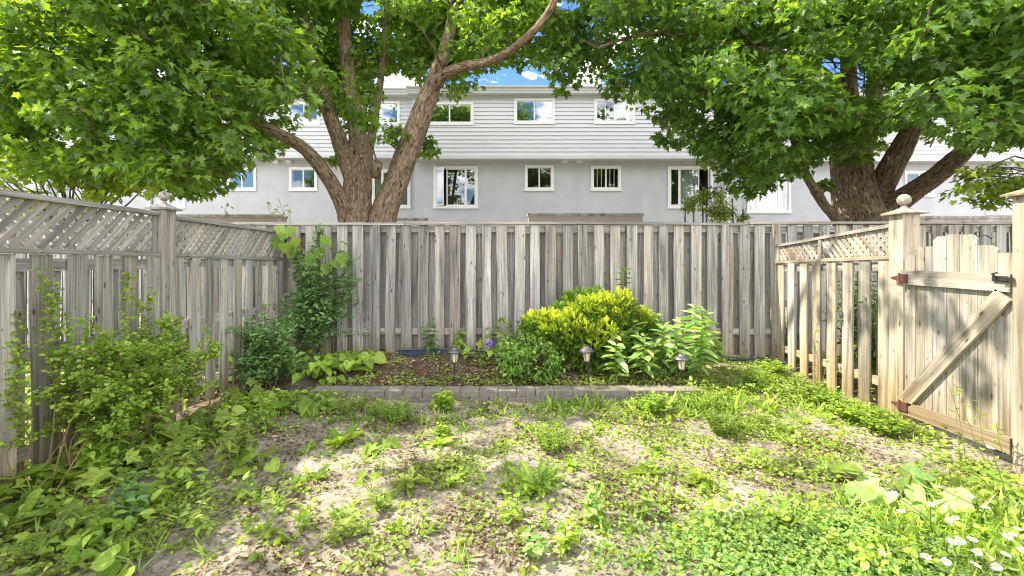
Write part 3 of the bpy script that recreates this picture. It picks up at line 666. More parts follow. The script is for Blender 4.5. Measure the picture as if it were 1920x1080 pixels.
house('end row house at the far left, mostly hidden behind foliage', -24, -12.504, 16.1, 15.75, 4.95, 7.2, [(60,190,130,235,[.5],gh_)], [(60,318,140,392,[.3,.7],gl)])
house('end row house at the far right, mostly hidden behind foliage', 17.304, 27, 16.1, 15.75, 4.95, 7.2, [], [])

# low privacy walls in the yards behind
def pwall(label, px0, px1, pyt, D, m, dep=.5):
    A = P(px0, pyt, D); B = P(px1, pyt, D); t = thing('privacy_wall', label, 'wall', ((A[0]+B[0])/2, D, 0), 'low patio walls behind the back fence')
    a = Acc(); box(a, A[0], B[0], D, D+dep, 0, A[2]-.07); kid(a, 'panel', m, t)
    a = Acc(); box(a, A[0]-.02, B[0]+.02, D-.025, D+dep+.02, A[2]-.067, A[2]); kid(a, 'coping', M['flash'], t)
pwall('beige patio wall with worn coping below the small lower windows', 991, 1205, 400, 12, M['beige'])
pwall('weathered beige patio wall left of the left maple trunk', 320, 520, 402, 11.5, M['beige'])
pwall('dark capped patio wall seen above the gate', 1712, 1960, 405, 11.5, M['flash'])
pwall('short white wall left of the leaning maple trunk base', 742, 800, 409, 13, M['white'], .2)

# ------------------------------------------------------------------ maples
def shadow_ok(Q):
    """keep the sunlit middle of the yard open to the sun"""
    sx = Q[:,0] + .80*Q[:,2]; sy = Q[:,1] - .14*Q[:,2]
    lit = (sx > -1.6) & (sx < 3.9) & (sy > .2) & (sy < 4.75)
    lit2 = (sx > .75) & (sx < 5.3) & (sy >= 4.6) & (sy < 6.3)
    lit = lit | ((sx >= 3.9) & (sx < 5.3) & (sy > 2.6) & (sy < 4.75))
    return ~(lit | lit2)
def clump(acc, tw, c, r, n, size, shape='maple', flat=.55, filt=None, out=None):
    """one leafy spray: shingled, drooping leaves on short twigs round c"""
    q = nrm(RG.normal(size=(n, 3)))*(RG.random((n, 1))**.45)*r; q[:,2] *= flat
    Pp = c + q; o = nrm(q*np.array([1,1,.3])+RG.normal(0,.25,(n,3))*r)
    D = nrm(o*.9 + np.stack([RG.normal(0,.25,n), RG.normal(0,.25,n), RG.uniform(-.95,-.1,n)], 1))
    Nn = nrm(o*.45 + np.array([0,0,1.0]) + RG.normal(0,.38,(n,3)))
    ok = np.ones(n, bool) if filt is None else filt(Pp)
    leaves(acc, shape, Pp[ok], D[ok], Nn[ok], size*RG.uniform(.7,1.25,n)[ok])
    if tw is not None and ok.sum() > n*.3:
        for k in RG.choice(np.where(ok)[0], min(4, ok.sum()), replace=False): tube(tw, [c - q[k]*.3, c + q[k]*.9], [.006, .0025], 4, cap=False)
def limb(acc, pts, sub_=5, seg=18, rough=.10):
    """pts: (px, py, depth, radius in px)"""
    p = [P(a, b, d) for a, b, d, r in pts]; r = [r/F*d for a, b, d, r in pts]; tube(acc, p, r, seg, rough, True, sub_); return p
def bezier_tw(acc, a, b, r0, r1):
    a = np.array(a); b = np.array(b); m = (a+b)/2 + np.array([0,0,.12*np.linalg.norm(b-a)]) + RG.normal(0,.06,3)*np.linalg.norm(b-a)
    tube(acc, [a, m, b], [r0, (r0+r1)/2, r1], 6, 0, False, 3)

bx = np.array([0,60,130,200,235,270,310,345,390,425,455,480,510,545,585,625,650,690,715,735,765,790,812,835,880,905,935,975,1010,1045,1080,1130,1180,1215,1250,1290,1330,1345,1400,1450,1500,1550,1600,1650,1680,1720,1770,1830,1880,1920,2100])
by = np.array([300,330,345,350,345,350,372,378,372,352,352,318,292,255,205,215,262,255,175,150,165,150,165,196,185,158,135,122,126,158,184,188,192,208,238,280,300,322,370,350,330,318,305,298,275,262,262,282,290,290,290])
def lower(px): return np.interp(px, bx, by)
def proj(Q):
    Y = np.maximum(Q[:,1], .3); return CX + Q[:,0]/Y*F, HY - (Q[:,2]-CH)/Y*F
gaps = [(735,150,34,16),(690,12,22,16),(1062,8,24,14),(800,165,20,9),(962,150,70,20),(1010,60,18,8),(300,135,14,10),(1560,120,26,18),(1600,150,26,30),(1470,95,12,10),(560,195,18,14),(210,255,14,10),(420,225,16,8),(130,270,12,9),(1330,215,14,9),(1690,255,30,12),(1760,225,14,10),(1480,265,16,10),(1420,40,12,9),(510,215,12,8),(380,90,10,8),(905,30,10,8),(1130,30,9,7)]
def vis_ok(Q, slack=14):
    x, y = proj(Q); ok = y < lower(x) + slack
    for gx_, gy_, rx_, ry_ in gaps: ok &= ((x-gx_)/rx_)**2 + ((y-gy_)/ry_)**2 > 1
    return ok
def crown(tree, root, region, n, mat_, nodes, leafn=74, size=.108, rr=(.30,.52)):
    """n sprays through a 3-D region; each hangs on a twig from the nearest limb"""
    fol = Acc(); tw = Acc(); done = 0; tries = 0; nodes = np.array(nodes)
    while done < n and tries < n*60:
        tries += 1; c = region()
        if c is None: continue
        C = c[None,:]
        px, py = proj(C); px, py = px[0], py[0]; r = random.uniform(*rr); rpx = r/c[1]*F
        if c[1] < 1.0 or py < -rpx*1.5: pass
        elif py + rpx*.5 > lower(px): continue
        if not shadow_ok(C)[0]: continue
        if c[1] < 6.2 and c[2] < 2.3: continue
        clump(fol, tw, c, r, int(leafn*(r/.42)**2*random.uniform(.8,1.25)), size, filt=lambda Q: vis_ok(Q) & shadow_ok(Q))
        if done % 3 == 0:
            dd = np.linalg.norm(nodes - c, axis=1); j = dd.argmin()
            if dd[j] > .3: bezier_tw(tw, nodes[j], c, .012+.006*dd[j], .006); nodes = np.vstack([nodes, (nodes[j]+c)/2, c])
        done += 1
    return fol, tw

# left maple
lt = thing('maple_tree', 'large maple with forked leaning trunks behind the back fence, left', 'tree', (-2.85, 9.0, .1))
TD = 9.0; tk = Acc(); nodes = []
b0 = [(672,640,TD,52),(670,470,TD,40)]
nodes += limb(tk, [(662,650,TD,52),(665,520,TD,36),(669,415,TD,29),(671,350,TD,26),(673,300,TD,23),(670,250,TD,16),(658,170,TD,14),(648,90,TD-.1,12),(640,0,TD-.2,10),(622,-150,TD-.4,8),(600,-320,TD-.5,4)], seg=30, rough=.08)
nodes += limb(tk, [(660,450,TD-.05,20),(648,395,TD-.1,16),(628,355,TD-.3,14),(604,315,TD-.55,13),(575,282,TD-.8,11.5),(545,262,TD-1.0,11),(500,238,TD-1.3,10),(450,212,TD-1.5,9),(405,182,TD-1.7,8),(375,145,TD-1.9,7),(345,100,TD-2.1,6),(308,50,TD-2.3,5),(250,-40,TD-2.5,4)])
nodes += limb(tk, [(664,340,TD-.05,17),(648,295,TD-.1,15),(630,245,TD-.1,13.5),(612,195,TD,12),(596,140,TD,10),(575,60,TD+.1,9),(560,-60,TD+.2,6)])
nodes += limb(tk, [(680,330,TD+.1,13),(692,275,TD+.15,9),(706,205,TD+.2,6),(714,150,TD+.2,6),(720,80,TD+.2,5.5),(727,0,TD+.2,5),(740,-120,TD+.2,3)], seg=12)
nodes += limb(tk, [(700,650,TD-.05,44),(706,520,TD-.1,32),(717,415,TD-.15,25),(742,345,TD-.2,22),(764,285,TD-.25,21.5),(786,225,TD-.3,20),(803,180,TD-.35,18),(817,140,TD-.4,14),(836,90,TD-.4,12),(850,20,TD-.4,10),(862,-100,TD-.4,7),(880,-260,TD-.4,4)], seg=28, rough=.05)
nodes += limb(tk, [(812,165,TD-.4,12),(835,138,TD-.7,10),(870,125,TD-1,9),(910,116,TD-1.3,8),(955,95,TD-1.6,7.5),(1000,58,TD-1.9,7.5),(1030,20,TD-2.1,7),(1050,-30,TD-2.3,6),(1080,-160,TD-2.6,4)], seg=12)
nodes += limb(tk, [(612,210,TD-.1,8),(585,180,TD-.6,6),(560,155,TD-.9,5),(520,120,TD-1.2,4)], seg=8)
nodes += limb(tk, [(405,182,TD-1.7,5),(360,165,TD-2.0,4),(300,205,TD-2.4,4),(230,220,TD-2.8,3.5),(150,205,TD-3.0,3)], seg=8)
nodes += limb(tk, [(345,100,TD-2.1,5),(250,60,TD-2.6,4.5),(150,-10,TD-2.9,4),(60,-120,TD-3.2,3)], seg=8)
nodes += limb(tk, [(702,330,TD-.5,9),(706,316,TD-.6,9.5),(708,306,TD-.68,9)], sub_=2)       # sawn stub
# added stem rising out of view, carries the shading boughs over the yard
nodes += limb(tk, [(640,40,TD,8),(640,-200,TD-1.2,8),(600,-480,TD-2.2,6),(560,-800,TD-3.2,4)], seg=10)
kid(tk, 'trunk', M['bark'], lt, smooth=True)
def reg_left():
    u = random.random()
    if u < .60:
        D = random.uniform(5.9, 8.8); px = random.uniform(-60, 640)
        if px > 545 and random.random() < .8: D = random.uniform(9.3, 11)
    else:
        px = random.uniform(600, 1060); D = random.uniform(9.3, 11.5) if (px < 880 and random.random() < .95) else random.uniform(6.8, 9.5)
    py = random.uniform(-60, 380)
    if 330 < px < 560 and 110 < py < 300 and random.random() < .6: D = random.uniform(8.4, 9.8)
    return P(px, py, D)
f1, w1 = crown(lt, None, reg_left, 560, None, nodes)
def reg_high():   # above the frame: the top of the crown
    th = random.uniform(0, 6.28); rr_ = 4.0*math.sqrt(random.random()); z = random.uniform(5.6, 8.2)
    return np.array([-3.2+rr_*math.cos(th), 8.4+rr_*math.sin(th)*.8, z])
f2, w2 = crown(lt, None, reg_high, 90, None, nodes, leafn=34, size=.19, rr=(.45,.8))
# added unseen sprays, placed so their shade dapples the bed and left yard
for (gx_, gy_, r) in [(-2.2,2.2,.5),(-2.0,3.1,.5),(-1.5,3.9,.45),(-.9,4.35,.45),(-.2,4.4,.4),(.5,4.45,.4),(-.6,3.15,.30),(.05,3.05,.26),(.9,4.75,.4),(-1.2,4.7,.5),(-2.4,4.3,.5),(-1.9,2.65,.5),(-.5,5.0,.45),(-.1,5.4,.35),(-1.6,5.4,.5),(-2.6,1.6,.5),(-2.5,3.6,.5),(-1.15,2.35,.22),(2.0,3.4,.12),(-.2,3.6,.16)]:
    z = random.uniform(6.6, 8.2); c = np.array([gx_-.80*z, gy_+.14*z, z]); 
    clump(f2, w2, c, r, int(75*(r/.42)**2), .15, flat=.5)
    nodes_ = np.array(nodes); j = np.linalg.norm(nodes_-c, axis=1).argmin(); bezier_tw(w2, nodes_[j], c, .03, .006); nodes.append(c)
f1.v += f2.v; f1.g += f2.g; f1.r += f2.r; f1.ct += f2.ct; f1.li += [x + f1.n for x in f2.li]; f1.n += f2.n
w1.v += w2.v; w1.g += w2.g; w1.r += w2.r; w1.ct += w2.ct; w1.li += [x + w1.n for x in w2.li]; w1.n += w2.n
# the low spray hanging across the leaning trunk
for (px_, py_, D_) in [(725,262,8.2),(748,250,8.3),(735,240,9.6),(800,262,8.9),(806,285,9.0),(795,280,9.3),(640,300,9.8),(618,300,9.7),(665,215,8.0),(676,160,8.1),(655,190,8.2),(690,235,8.2)]:
    clump(f1, w1, P(px_, py_, D_), .20, 26, .125)
kid(f1, 'crown', M['maple'], lt); kid(w1, 'twigs', M['twig'], lt)

# right maple
rt = thing('maple_tree', 'broad maple with thick straight trunk and curved limbs behind the right fence', 'tree', (6.88, 9.0, .1))
tk = Acc(); nodes = []
nodes += limb(tk, [(1612,650,TD,62),(1612,520,TD,50),(1611,418,TD,43),(1602,350,TD,35),(1595,300,TD,32),(1594,250,TD,26),(1592,190,TD,16),(1590,120,TD,12),(1582,20,TD,10),(1570,-150,TD,7),(1560,-320,TD,3)], seg=32, rough=.08)
nodes += limb(tk, [(1618,300,TD+.3,16),(1630,240,TD+.4,14),(1640,170,TD+.5,12),(1650,90,TD+.6,10),(1655,-20,TD+.6,9),(1670,-250,TD+.6,4)])
nodes += limb(tk, [(1638,440,TD-.05,20),(1650,370,TD-.1,18),(1664,325,TD-.3,21),(1690,280,TD-.5,19),(1706,245,TD-.7,16),(1714,218,TD-.9,14),(1735,188,TD-1.2,11),(1765,160,TD-1.5,9),(1800,120,TD-1.8,7),(1850,50,TD-2.2,5)], rough=.08)
nodes += limb(tk, [(1628,450,TD-.1,24),(1668,394,TD-.2,21),(1710,360,TD-.5,18),(1752,332,TD-.8,17),(1790,302,TD-1.1,17),(1822,270,TD-1.4,13),(1850,235,TD-1.7,10),(1890,185,TD-2.0,8),(1930,120,TD-2.3,6),(1990,30,TD-2.6,4)], rough=.08)
nodes += limb(tk, [(1588,440,TD-.2,12),(1566,408,TD-.3,9),(1546,385,TD-.4,8),(1532,362,TD-.5,9),(1522,348,TD-.6,7.5),(1508,322,TD-.7,7),(1490,270,TD-.9,6),(1478,215,TD-1.1,5),(1455,150,TD-1.4,4)], seg=12)
nodes += limb(tk, [(1592,200,TD,9),(1560,150,TD-.5,8),(1500,110,TD-1,7),(1400,90,TD-1.6,6),(1340,80,TD-1.9,5),(1250,60,TD-2.2,4)], seg=10)
nodes += limb(tk, [(1420,95,TD-1.5,5),(1390,60,TD-1.8,4),(1340,10,TD-2.0,4),(1300,-60,TD-2.2,3)], seg=8)
nodes += limb(tk, [(1240,60,TD-2.1,4),(1180,70,TD-2.0,3),(1120,90,TD-2.0,3)], seg=8)
kid(tk, 'trunk', M['bark'], rt, smooth=True)
def reg_right():
    px = random.uniform(1040, 2060); py = random.uniform(-60, 380)
    D = random.uniform(5.6, 9.6) if px > 1450 or random.random() < .5 else random.uniform(6.5, 8.8)
    if 1560 < px < 1880 and py > 200 and D < 9.4 and random.random() < .5: D = random.uniform(6.0, 8.4)
    if px > 1680 and py < 240: D = random.uniform(4.9, 7.6)
    if 1570 < px < 1800 and py > 120 and random.random() < .7: D = random.uniform(9.4, 10.8)
    if 1250 < px < 1500 and 40 < py < 130 and random.random() < .5: D = random.uniform(8.2, 9.6)
    return P(px, py, D)
f1, w1 = crown(rt, None, reg_right, 500, None, nodes)
def reg_high2():
    th = random.uniform(0, 6.28); rr_ = 4.0*math.sqrt(random.random()); z = random.uniform(5.6, 8.2)
    return np.array([7.2+rr_*math.cos(th), 8.6+rr_*math.sin(th)*.8, z])
f2, w2 = crown(rt, None, reg_high2, 80, None, nodes, leafn=34, size=.19, rr=(.45,.8))
# added unseen sprays, placed to cast shade dapples on gate and right fence
for (gx_, gy_, gz_, r) in [(3.6,4.0,1.2,.16),(3.6,3.75,.95,.13),(3.6,3.55,.6,.10),(3.6,4.35,1.1,.16),(3.6,4.75,.9,.13),(3.6,3.4,1.0,.06),(3.6,5.3,1.0,.1)]:
    t_ = random.uniform(5.2, 6.4); c = np.array([gx_-.80*t_, gy_+.14*t_, gz_+t_]); clump(f2, w2, c, r, int(14+r*60), .11, flat=.7)
    bezier_tw(w2, c + np.array([.3,2.5,.6]), c, .012, .005)
f1.v += f2.v; f1.g += f2.g; f1.r += f2.r; f1.ct += f2.ct; f1.li += [x + f1.n for x in f2.li]; f1.n += f2.n
w1.v += w2.v; w1.g += w2.g; w1.r += w2.r; w1.ct += w2.ct; w1.li += [x + w1.n for x in w2.li]; w1.n += w2.n
for (px_, py_, D_) in [(1240,262,7.6),(1262,268,7.7),(1385,352,7.9),(1412,362,8.0),(1365,330,7.8),(1440,348,8.0),(1548,345,8.6),(1590,300,8.0),(1612,296,8.0)]: clump(f1, w1, P(px_, py_, D_), .18, 24, .125)
kid(f1, 'crown', M['maple2'], rt); kid(w1, 'twigs', M['twig'], rt)

def small_tree(name, label, base, cl, mat_, size, shape='maple', n=45, cat='tree', group=None, hub=None):
    t = thing(name, label, cat, base, group); fol = Acc(); st = Acc(); b = np.array(base, float)
    top = np.mean([c[0] for c in cl], axis=0); mid = b*.4+top*.6 if hub is None else np.array(hub)
    tube(st, [b, (b+mid)/2 + RG.normal(0,.04,3), mid], [.05, .04, .03], 8, .05, True, 4)
    for c, r in cl:
        bezier_tw(st, mid, c, .018, .006); clump(fol, st, np.array(c), r, int(n*(r/.35)**2), size, shape)
    kid(fol, 'crown', mat_, t); kid(st, 'trunk', M['twig'], t, smooth=True); return t
cl = [(P(random.uniform(-60,290), random.uniform(290,395), random.uniform(6.4,8.8)), random.uniform(.28,.42)) for _ in range(46)]
cl = [c for c in cl if proj(c[0][None])[1][0] < 398 - max(0, (proj(c[0][None])[0][0]-120))*.35]
small_tree('young_maple', 'bushy yellow green young maple over the top of left lattice', (-7.0, 7.6, .1), cl, M['yel'], .11)
cl = [(P(random.uniform(1790,1960), random.uniform(312,385), random.uniform(6.2,7.4)), random.uniform(.16,.26)) for _ in range(20)]
small_tree('young_maple', 'small fine leaved sapling in front of the right house wall, above gate', (9.6, 7.2, .1), cl, M['fresh'], .085, n=75, hub=P(2010,345,7.0))
t = thing('trimmed_shrub', 'small pruned shrub with bare stubs poking above the back fence', 'shrub', (3.2, 7.7, .1))
st = Acc(); fo = Acc()
for (px_, y0_, y1_) in [(1285,418,392),(1317,418,350),(1325,418,352),(1350,418,380),(1373,418,372),(1393,418,392),(1300,418,375)]:
    a_ = P(px_+3, 640, 7.8); b_ = P(px_, y1_, 7.8); tube(st, [a_, (a_+b_)/2+RG.normal(0,.02,3), b_], [.022,.018,.012], 6, 0, True, 3)
    for k in range(4): q = b_*random.uniform(.6,1)+a_*0 if False else b_ + np.array([0,0,-random.uniform(0,.3)]); tube(st, [q, q+rdir(1,.5)[0]*.18], [.006,.002], 4)
for (px_, py_, r) in [(1300,380,.17),(1318,365,.15),(1340,362,.17),(1350,385,.2),(1362,400,.17),(1345,405,.17),(1330,395,.14),(1393,408,.1),(1290,388,.1)]: clump(fo, st, P(px_, py_, 7.8), r, int(220*r/.2), .05, 'ovate', .8)
kid(st, 'stem', M['twig'], t); kid(fo, 'foliage', M['weed'], t)

# black shepherd hook behind the gate
a = Acc(); hk = P(1836, 470, 5.0); th = np.linspace(0, 2.6*np.pi, 26); sp_ = [hk + np.array([-.0-.10+.0*t, 0, .10]) for t in [0]]
pts = [(hk[0], 5.0, .0), (hk[0], 5.0, hk[2])] + [(hk[0]-.03-.08*math.sin(t_*.9), 5.0, hk[2]+.10-.06*math.cos(t_)) for t_ in np.linspace(0, 3.4, 10)]
tube(a, pts, np.full(len(pts), .006), 6, sub_=2)
tube(a, [(hk[0]-.30, 5.0, hk[2]+.13), (hk[0]-.22, 5.0, hk[2]+.145), (hk[0]-.08, 5.0, hk[2]+.14), (hk[0]+.06, 5.0, hk[2]+.17), (hk[0]+.14, 5.0, hk[2]+.13)], [.006]*5, 6, sub_=4)
tag(a.build('garden_hook', M['black']), 'thin black curled metal hook behind the arched gate top', 'hook')

# ------------------------------------------------------------------ plants
def gpos(px, py, z=0.0):
    g = G(px, py, z); g[2] = float(gh(g[0], g[1])); 
    for _ in range(2): g = G(px, py, g[2]*.999); g[2] = float(gh(g[0], g[1]))
    return g
def broad(name, label, base, n, size, H, R, mat_, shape='heart', cat='plant', group=None, up=.6):
    """leaves on long stalks from one crown"""
    t = thing(name, label, cat, base, group); fo = Acc(); st = Acc(); b = np.array(base, float)
    th = RG.random(n)*6.28; rr_ = R*np.sqrt(RG.uniform(.05,1,n)); hh = H*RG.uniform(.35,1,n)*(1-.35*rr_/max(R,1e-3))
    for i in range(n):
        d = np.array([math.cos(th[i]), math.sin(th[i]), 0]); tip = b + d*rr_[i] + np.array([0,0,hh[i]])
        tube(st, [b, b+d*rr_[i]*.4+np.array([0,0,hh[i]*.75]), tip], [.006,.004,.003], 4, 0, False, 2)
        nn = nrm(np.array([0,0,1.0])*up + d*.5*random.random() + RG.normal(0,.28,3) + np.array([0,-.25,0]))
        leaves(fo, shape, [tip - d*size*.1], [d + np.array([0,0,random.uniform(-.5,.1)])], [nn], size*random.uniform(.55,1.15))
    kid(fo, 'foliage', mat_, t); kid(st, 'stem', M['stalk'], t); return t
def stemmed(name, label, base, stems, H, spread, lsize, mat_, shape='wide', gapz=.05, per=2, droop=-.1, cat='plant', group=None, stalk='stalk', tops=None):
    t = thing(name, label, cat, base, group); fo = Acc(); st = Acc(); b = np.array(base, float)
    for s in range(stems):
        if tops: b0_, tp = np.array(tops[s][0]), np.array(tops[s][1])
        else:
            th = random.random()*6.28; r_ = spread*math.sqrt(random.random()); b0_ = b + np.array([math.cos(th)*r_*.35, math.sin(th)*r_*.35, 0]); tp = b + np.array([math.cos(th)*r_, math.sin(th)*r_, H*random.uniform(.6,1.08)])
        mid = (b0_+tp)/2 + RG.normal(0,.03,3)*np.array([1,1,.2]); tube(st, [b0_, mid, tp], [.005,.004,.0025], 5, 0, False, 3)
        L = np.linalg.norm(tp-b0_); k = max(3, int(L/gapz)); a0 = random.random()*6
        for i in range(k):
            f = .18 + .82*(i+1)/k; q = b0_*(1-f)**2 + 2*mid*f*(1-f) + tp*f*f; a0 += 1.57
            for j in range(per):
                an = a0 + j*2*math.pi/per + random.uniform(-.3,.3); upk = droop + .9*max(0, f-.75)*2.2 + random.uniform(-.15,.25)
                d = np.array([math.cos(an), math.sin(an), upk]); sz = lsize*(1.0 - .55*abs(f-.55)**1.2*1.6)*random.uniform(.75,1.15)
                leaves(fo, shape, [q], [d], [nrm(np.array([-d[0]*upk, -d[1]*upk, 1.0]) + RG.normal(0,.22,3))], sz)
    kid(fo, 'foliage', mat_, t); kid(st, 'stem', M[stalk], t); return t
def rosette(name, label, base, n, size, mat_, shape='tooth', cat='plant', group=None, up=.5):
    t = thing(name, label, cat, base, group); fo = Acc(); b = np.array(base, float)
    th = np.arange(n)*2.4 + RG.normal(0,.2,n); el = RG.uniform(.1,1.0,n)*up*1.6
    D = np.stack([np.cos(th)*np.cos(el), np.sin(th)*np.cos(el), np.sin(el)+.12], 1); Nn = np.stack([-np.cos(th)*np.sin(el), -np.sin(th)*np.sin(el), np.cos(el)], 1)+RG.normal(0,.15,(n,3))
    leaves(fo, shape, np.tile(b, (n,1))+RG.normal(0,.006,(n,3)), D, Nn, size*RG.uniform(.6,1.1,n)); kid(fo, 'foliage', mat_, t); return t
def arching(name, label, base, stems, mat_, lsize, shape='round', step=.022, cat='shrub', per=2, jit=.02, stalk='twig', st0=.15):
    """stems: list of 3-D polylines with side shoots"""
    t = thing(name, label, cat, base); fo = Acc(); st = Acc()
    for pts in stems:
        pts = np.array(pts); tube(st, pts, np.linspace(.0045,.0015,len(pts)), 5, 0, False, 4)
        q = [pts[0]]
        seg = np.diff(pts, axis=0); L = np.linalg.norm(seg, axis=1).sum(); k = int(L/step); tt = np.linspace(st0, 1, max(k, 2))*(len(pts)-1)
        i = np.minimum(tt.astype(int), len(pts)-2); f = (tt-i)[:,None]; C = pts[i]*(1-f)+pts[i+1]*f
        C = np.repeat(C, per, 0) + RG.normal(0, jit, (len(C)*per, 3))
        D = rdir(len(C), .15, .5); leaves(fo, shape, C, D, nrm(np.array([0,-.25,1.0])+RG.normal(0,.4,(len(C),3))), lsize*RG.uniform(.6,1.2,len(C)))
    kid(fo, 'foliage', mat_, t); kid(st, 'stem', M[stalk], t); return t
def arc(b, tip, lift, n=5, jit=.03):
    b = np.array(b, float); tip = np.array(tip, float); out = []
    for i in range(n+1):
        f = i/n; out.append(b*(1-f)+tip*f + np.array([0,0,lift*math.sin(math.pi*f*.9)*1.0]) + (RG.normal(0,jit,3) if 0 < i < n else 0))
    return out

# 1 left shrub
ss = []
for k in range(46):
    b = np.array([random.uniform(-3.08,-2.8), random.uniform(2.8,3.9), .05]); y_ = random.uniform(2.7, 4.1)
    tip = np.array([random.uniform(-3.1,-2.5), y_, random.uniform(.30, .95)]); ss.append(arc(b, tip, random.uniform(.1,.3)))
for s in list(ss):
    for _ in range(2):
        q = np.array(s[random.randint(2,4)]); ss.append([q, q+rdir(1,.4,.6)[0]*.12, q+rdir(1,.5,.6)[0]*.22])
for (px_, D_, zt_) in [(75,2.95,1.42),(20,2.8,.95),(120,3.05,1.15),(165,3.2,1.05),(240,3.5,1.4),(255,3.6,1.2),(232,3.4,1.0),(30,2.9,1.15),(330,4.1,.95),(285,3.85,1.25),(345,3.9,.8),(110,3.1,1.3)]:
    x_ = (px_-CX)/F*D_; ss.append(arc((x_+.05,D_,.1), (x_,D_,zt_), .05))
arching('arching_shrub', 'small leaved arching shrub spilling in front of the left fence', (-2.95,3.3,.03), ss, M['fresh'], .028, per=3, step=.019, jit=.018, st0=.28, stalk='redstalk')
# 2 corner climber
ss = []
for k in range(38):
    b = np.array([random.uniform(-3.05,-2.6), random.uniform(5.85,6.25), .2]); px_ = random.gauss(594, 27); py_ = random.uniform(455, 640)
    tip = P(px_, py_, random.uniform(5.85,6.28)); ss.append(arc(b, tip, random.uniform(0,.2)))
for (px_, py_) in [(672,532),(660,528),(668,575),(650,600),(640,470),(655,495),(560,470),(600,430)]: ss.append(arc((-2.8,6.1,.3), P(px_, py_, 6.1), .15))
arching('climbing_rose', 'dark green climbing rose in the left back corner of the fence', (-2.8,6.1,.17), ss, M['blue'], .070, 'ovate', step=.05, per=3, jit=.04, st0=.3)
t = thing('grape_vine', 'broad yellow green vine leaves on top of the left back corner', 'vine', P(560,660,6.1)*np.array([1,1,0])+np.array([0,0,.15]))
fo = Acc(); st = Acc(); vp = [P(575,650,6.15), P(590,560,6.1), P(610,500,6.1), P(570,470,6.05), P(540,440,6.0)]; tube(st, vp, [.008]*5, 6, 0, False, 5)
vl = [(528,428),(540,440),(550,455),(535,460),(560,452),(545,475),(570,485),(590,483),(555,470),(532,442),(610,500),(625,492),(640,480),(600,470),(615,450),(520,450),(548,430)]
for (x_, y_) in vl: leaves(fo, 'heart', [P(x_, y_-6, 5.95+random.random()*.1)], [(random.uniform(-.5,.5),-.3,-.9)], [(random.uniform(-.4,.4),-1,.55)], .16*random.uniform(.6,1.1))
kid(fo, 'foliage', M['yel'], t); kid(st, 'stem', M['redstalk'], t)
# thin vine tips above the fence
st = Acc(); fo = Acc(); t = thing('bindweed', 'thin bare vine shoots with few leaves above the left back corner', 'vine', (-3.0,6.5,.2))
for (x0_, pts) in [(540,[(548,660),(545,420),(530,395),(522,372)]),(540,[(535,660),(530,420),(508,400),(500,378)]),(430,[(430,660),(430,430),(422,400),(425,385)])]:
    pp = [P(a_, b_, 6.55) for a_, b_ in pts]; tube(st, pp, [.004]*4, 4, 0, False, 5)
    for k in range(9): f = random.random(); q = pp[1]*(1-f)+pp[-1]*f; leaves(fo, 'ovate', [q+RG.normal(0,.03,3)], rdir(1), rdir(1,1), .06)
kid(st, 'stem', M['redstalk'], t); kid(fo, 'foliage', M['yel'], t)
# 3 dark shrub
ss = []
for k in range(60):
    b = np.array([random.uniform(-3.05,-2.6), random.uniform(4.9,5.5), .05]); tip = P(random.gauss(490,32), random.uniform(612,715), random.uniform(4.95,5.6)); tip[0] = max(tip[0], -3.15); ss.append(arc(b, tip, random.uniform(.0,.2)))
for (px_, py_) in [(540,590),(552,600),(528,565),(470,600),(455,640),(535,620),(500,575)]: q = P(px_, py_, 5.3); ss.append(arc((-2.85,5.2,.1), q, .1))
arching('rose_shrub', 'bluish green leafy shrub against the left fence below the climber', (-2.85,5.2,.05), ss, M['blue'], .06, 'ovate', step=.045, per=3, jit=.03, st0=.3)
# 4 bright clumps
broad('hosta', 'bright green broad leaved clump in the left back corner of the bed', gpos(595,712,.1), 125, .15, .42, .50, M['fresh'], 'ovate', up=.9)
broad('hosta', 'smaller bright green clump beside the left end of bare mulch', gpos(665,692,.15), 40, .15, .28, .3, M['fresh'], 'heart')
# 8 golden evergreens
def conifer(name, label, lobes, mat_, n, size, yel=None):
    c0 = lobes[0][0]; t = thing(name, label, 'shrub', (c0[0], c0[1], float(gh(c0[0], c0[1])))); fo = Acc(); st = Acc()
    tot = sum(l[1]**2 for l in lobes)
    for c, r in lobes:
        c = np.array(c); k = int(n*r*r/tot); q = rdir(k, .25); rad = r*(.66+.36*RG.random(k)**.6)*(1+.16*np.sin(q[:,0]*9+q[:,2]*6)+.14*np.sin(q[:,1]*11+q[:,0]*8+q[:,2]*5)); Pp = c + q*rad[:,None]*np.array([1.1,1,.85])
        ok = Pp[:,2] > .12; D = nrm(q + np.array([0,0,.55]) + RG.normal(0,.45,(k,3))); Nn = nrm(np.cross(D, rdir(k)))
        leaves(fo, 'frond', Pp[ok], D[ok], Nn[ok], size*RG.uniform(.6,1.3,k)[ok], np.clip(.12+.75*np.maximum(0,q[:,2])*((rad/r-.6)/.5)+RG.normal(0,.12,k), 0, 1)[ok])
        for _ in range(9): d = rdir(1,.5)[0]; tube(st, [(c[0],c[1],.1), c*.5+np.array([c[0],c[1],.1])*.5, c+d*r*.7], [.016,.01,.004], 5, 0, False, 3)
    kid(fo, 'foliage', mat_, t); kid(st, 'stem', M['twig'], t); return t
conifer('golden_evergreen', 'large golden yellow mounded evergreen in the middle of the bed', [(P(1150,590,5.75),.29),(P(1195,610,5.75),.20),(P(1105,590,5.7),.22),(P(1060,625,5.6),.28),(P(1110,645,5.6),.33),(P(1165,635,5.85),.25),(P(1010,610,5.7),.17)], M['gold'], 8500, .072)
conifer('dark_evergreen', 'darker green evergreen tuft behind top of the golden mound', [(P(1085,570,6.0),.17),(P(1060,590,5.95),.15),(P(1115,560,6.05),.12)], M['ever'], 900, .085)
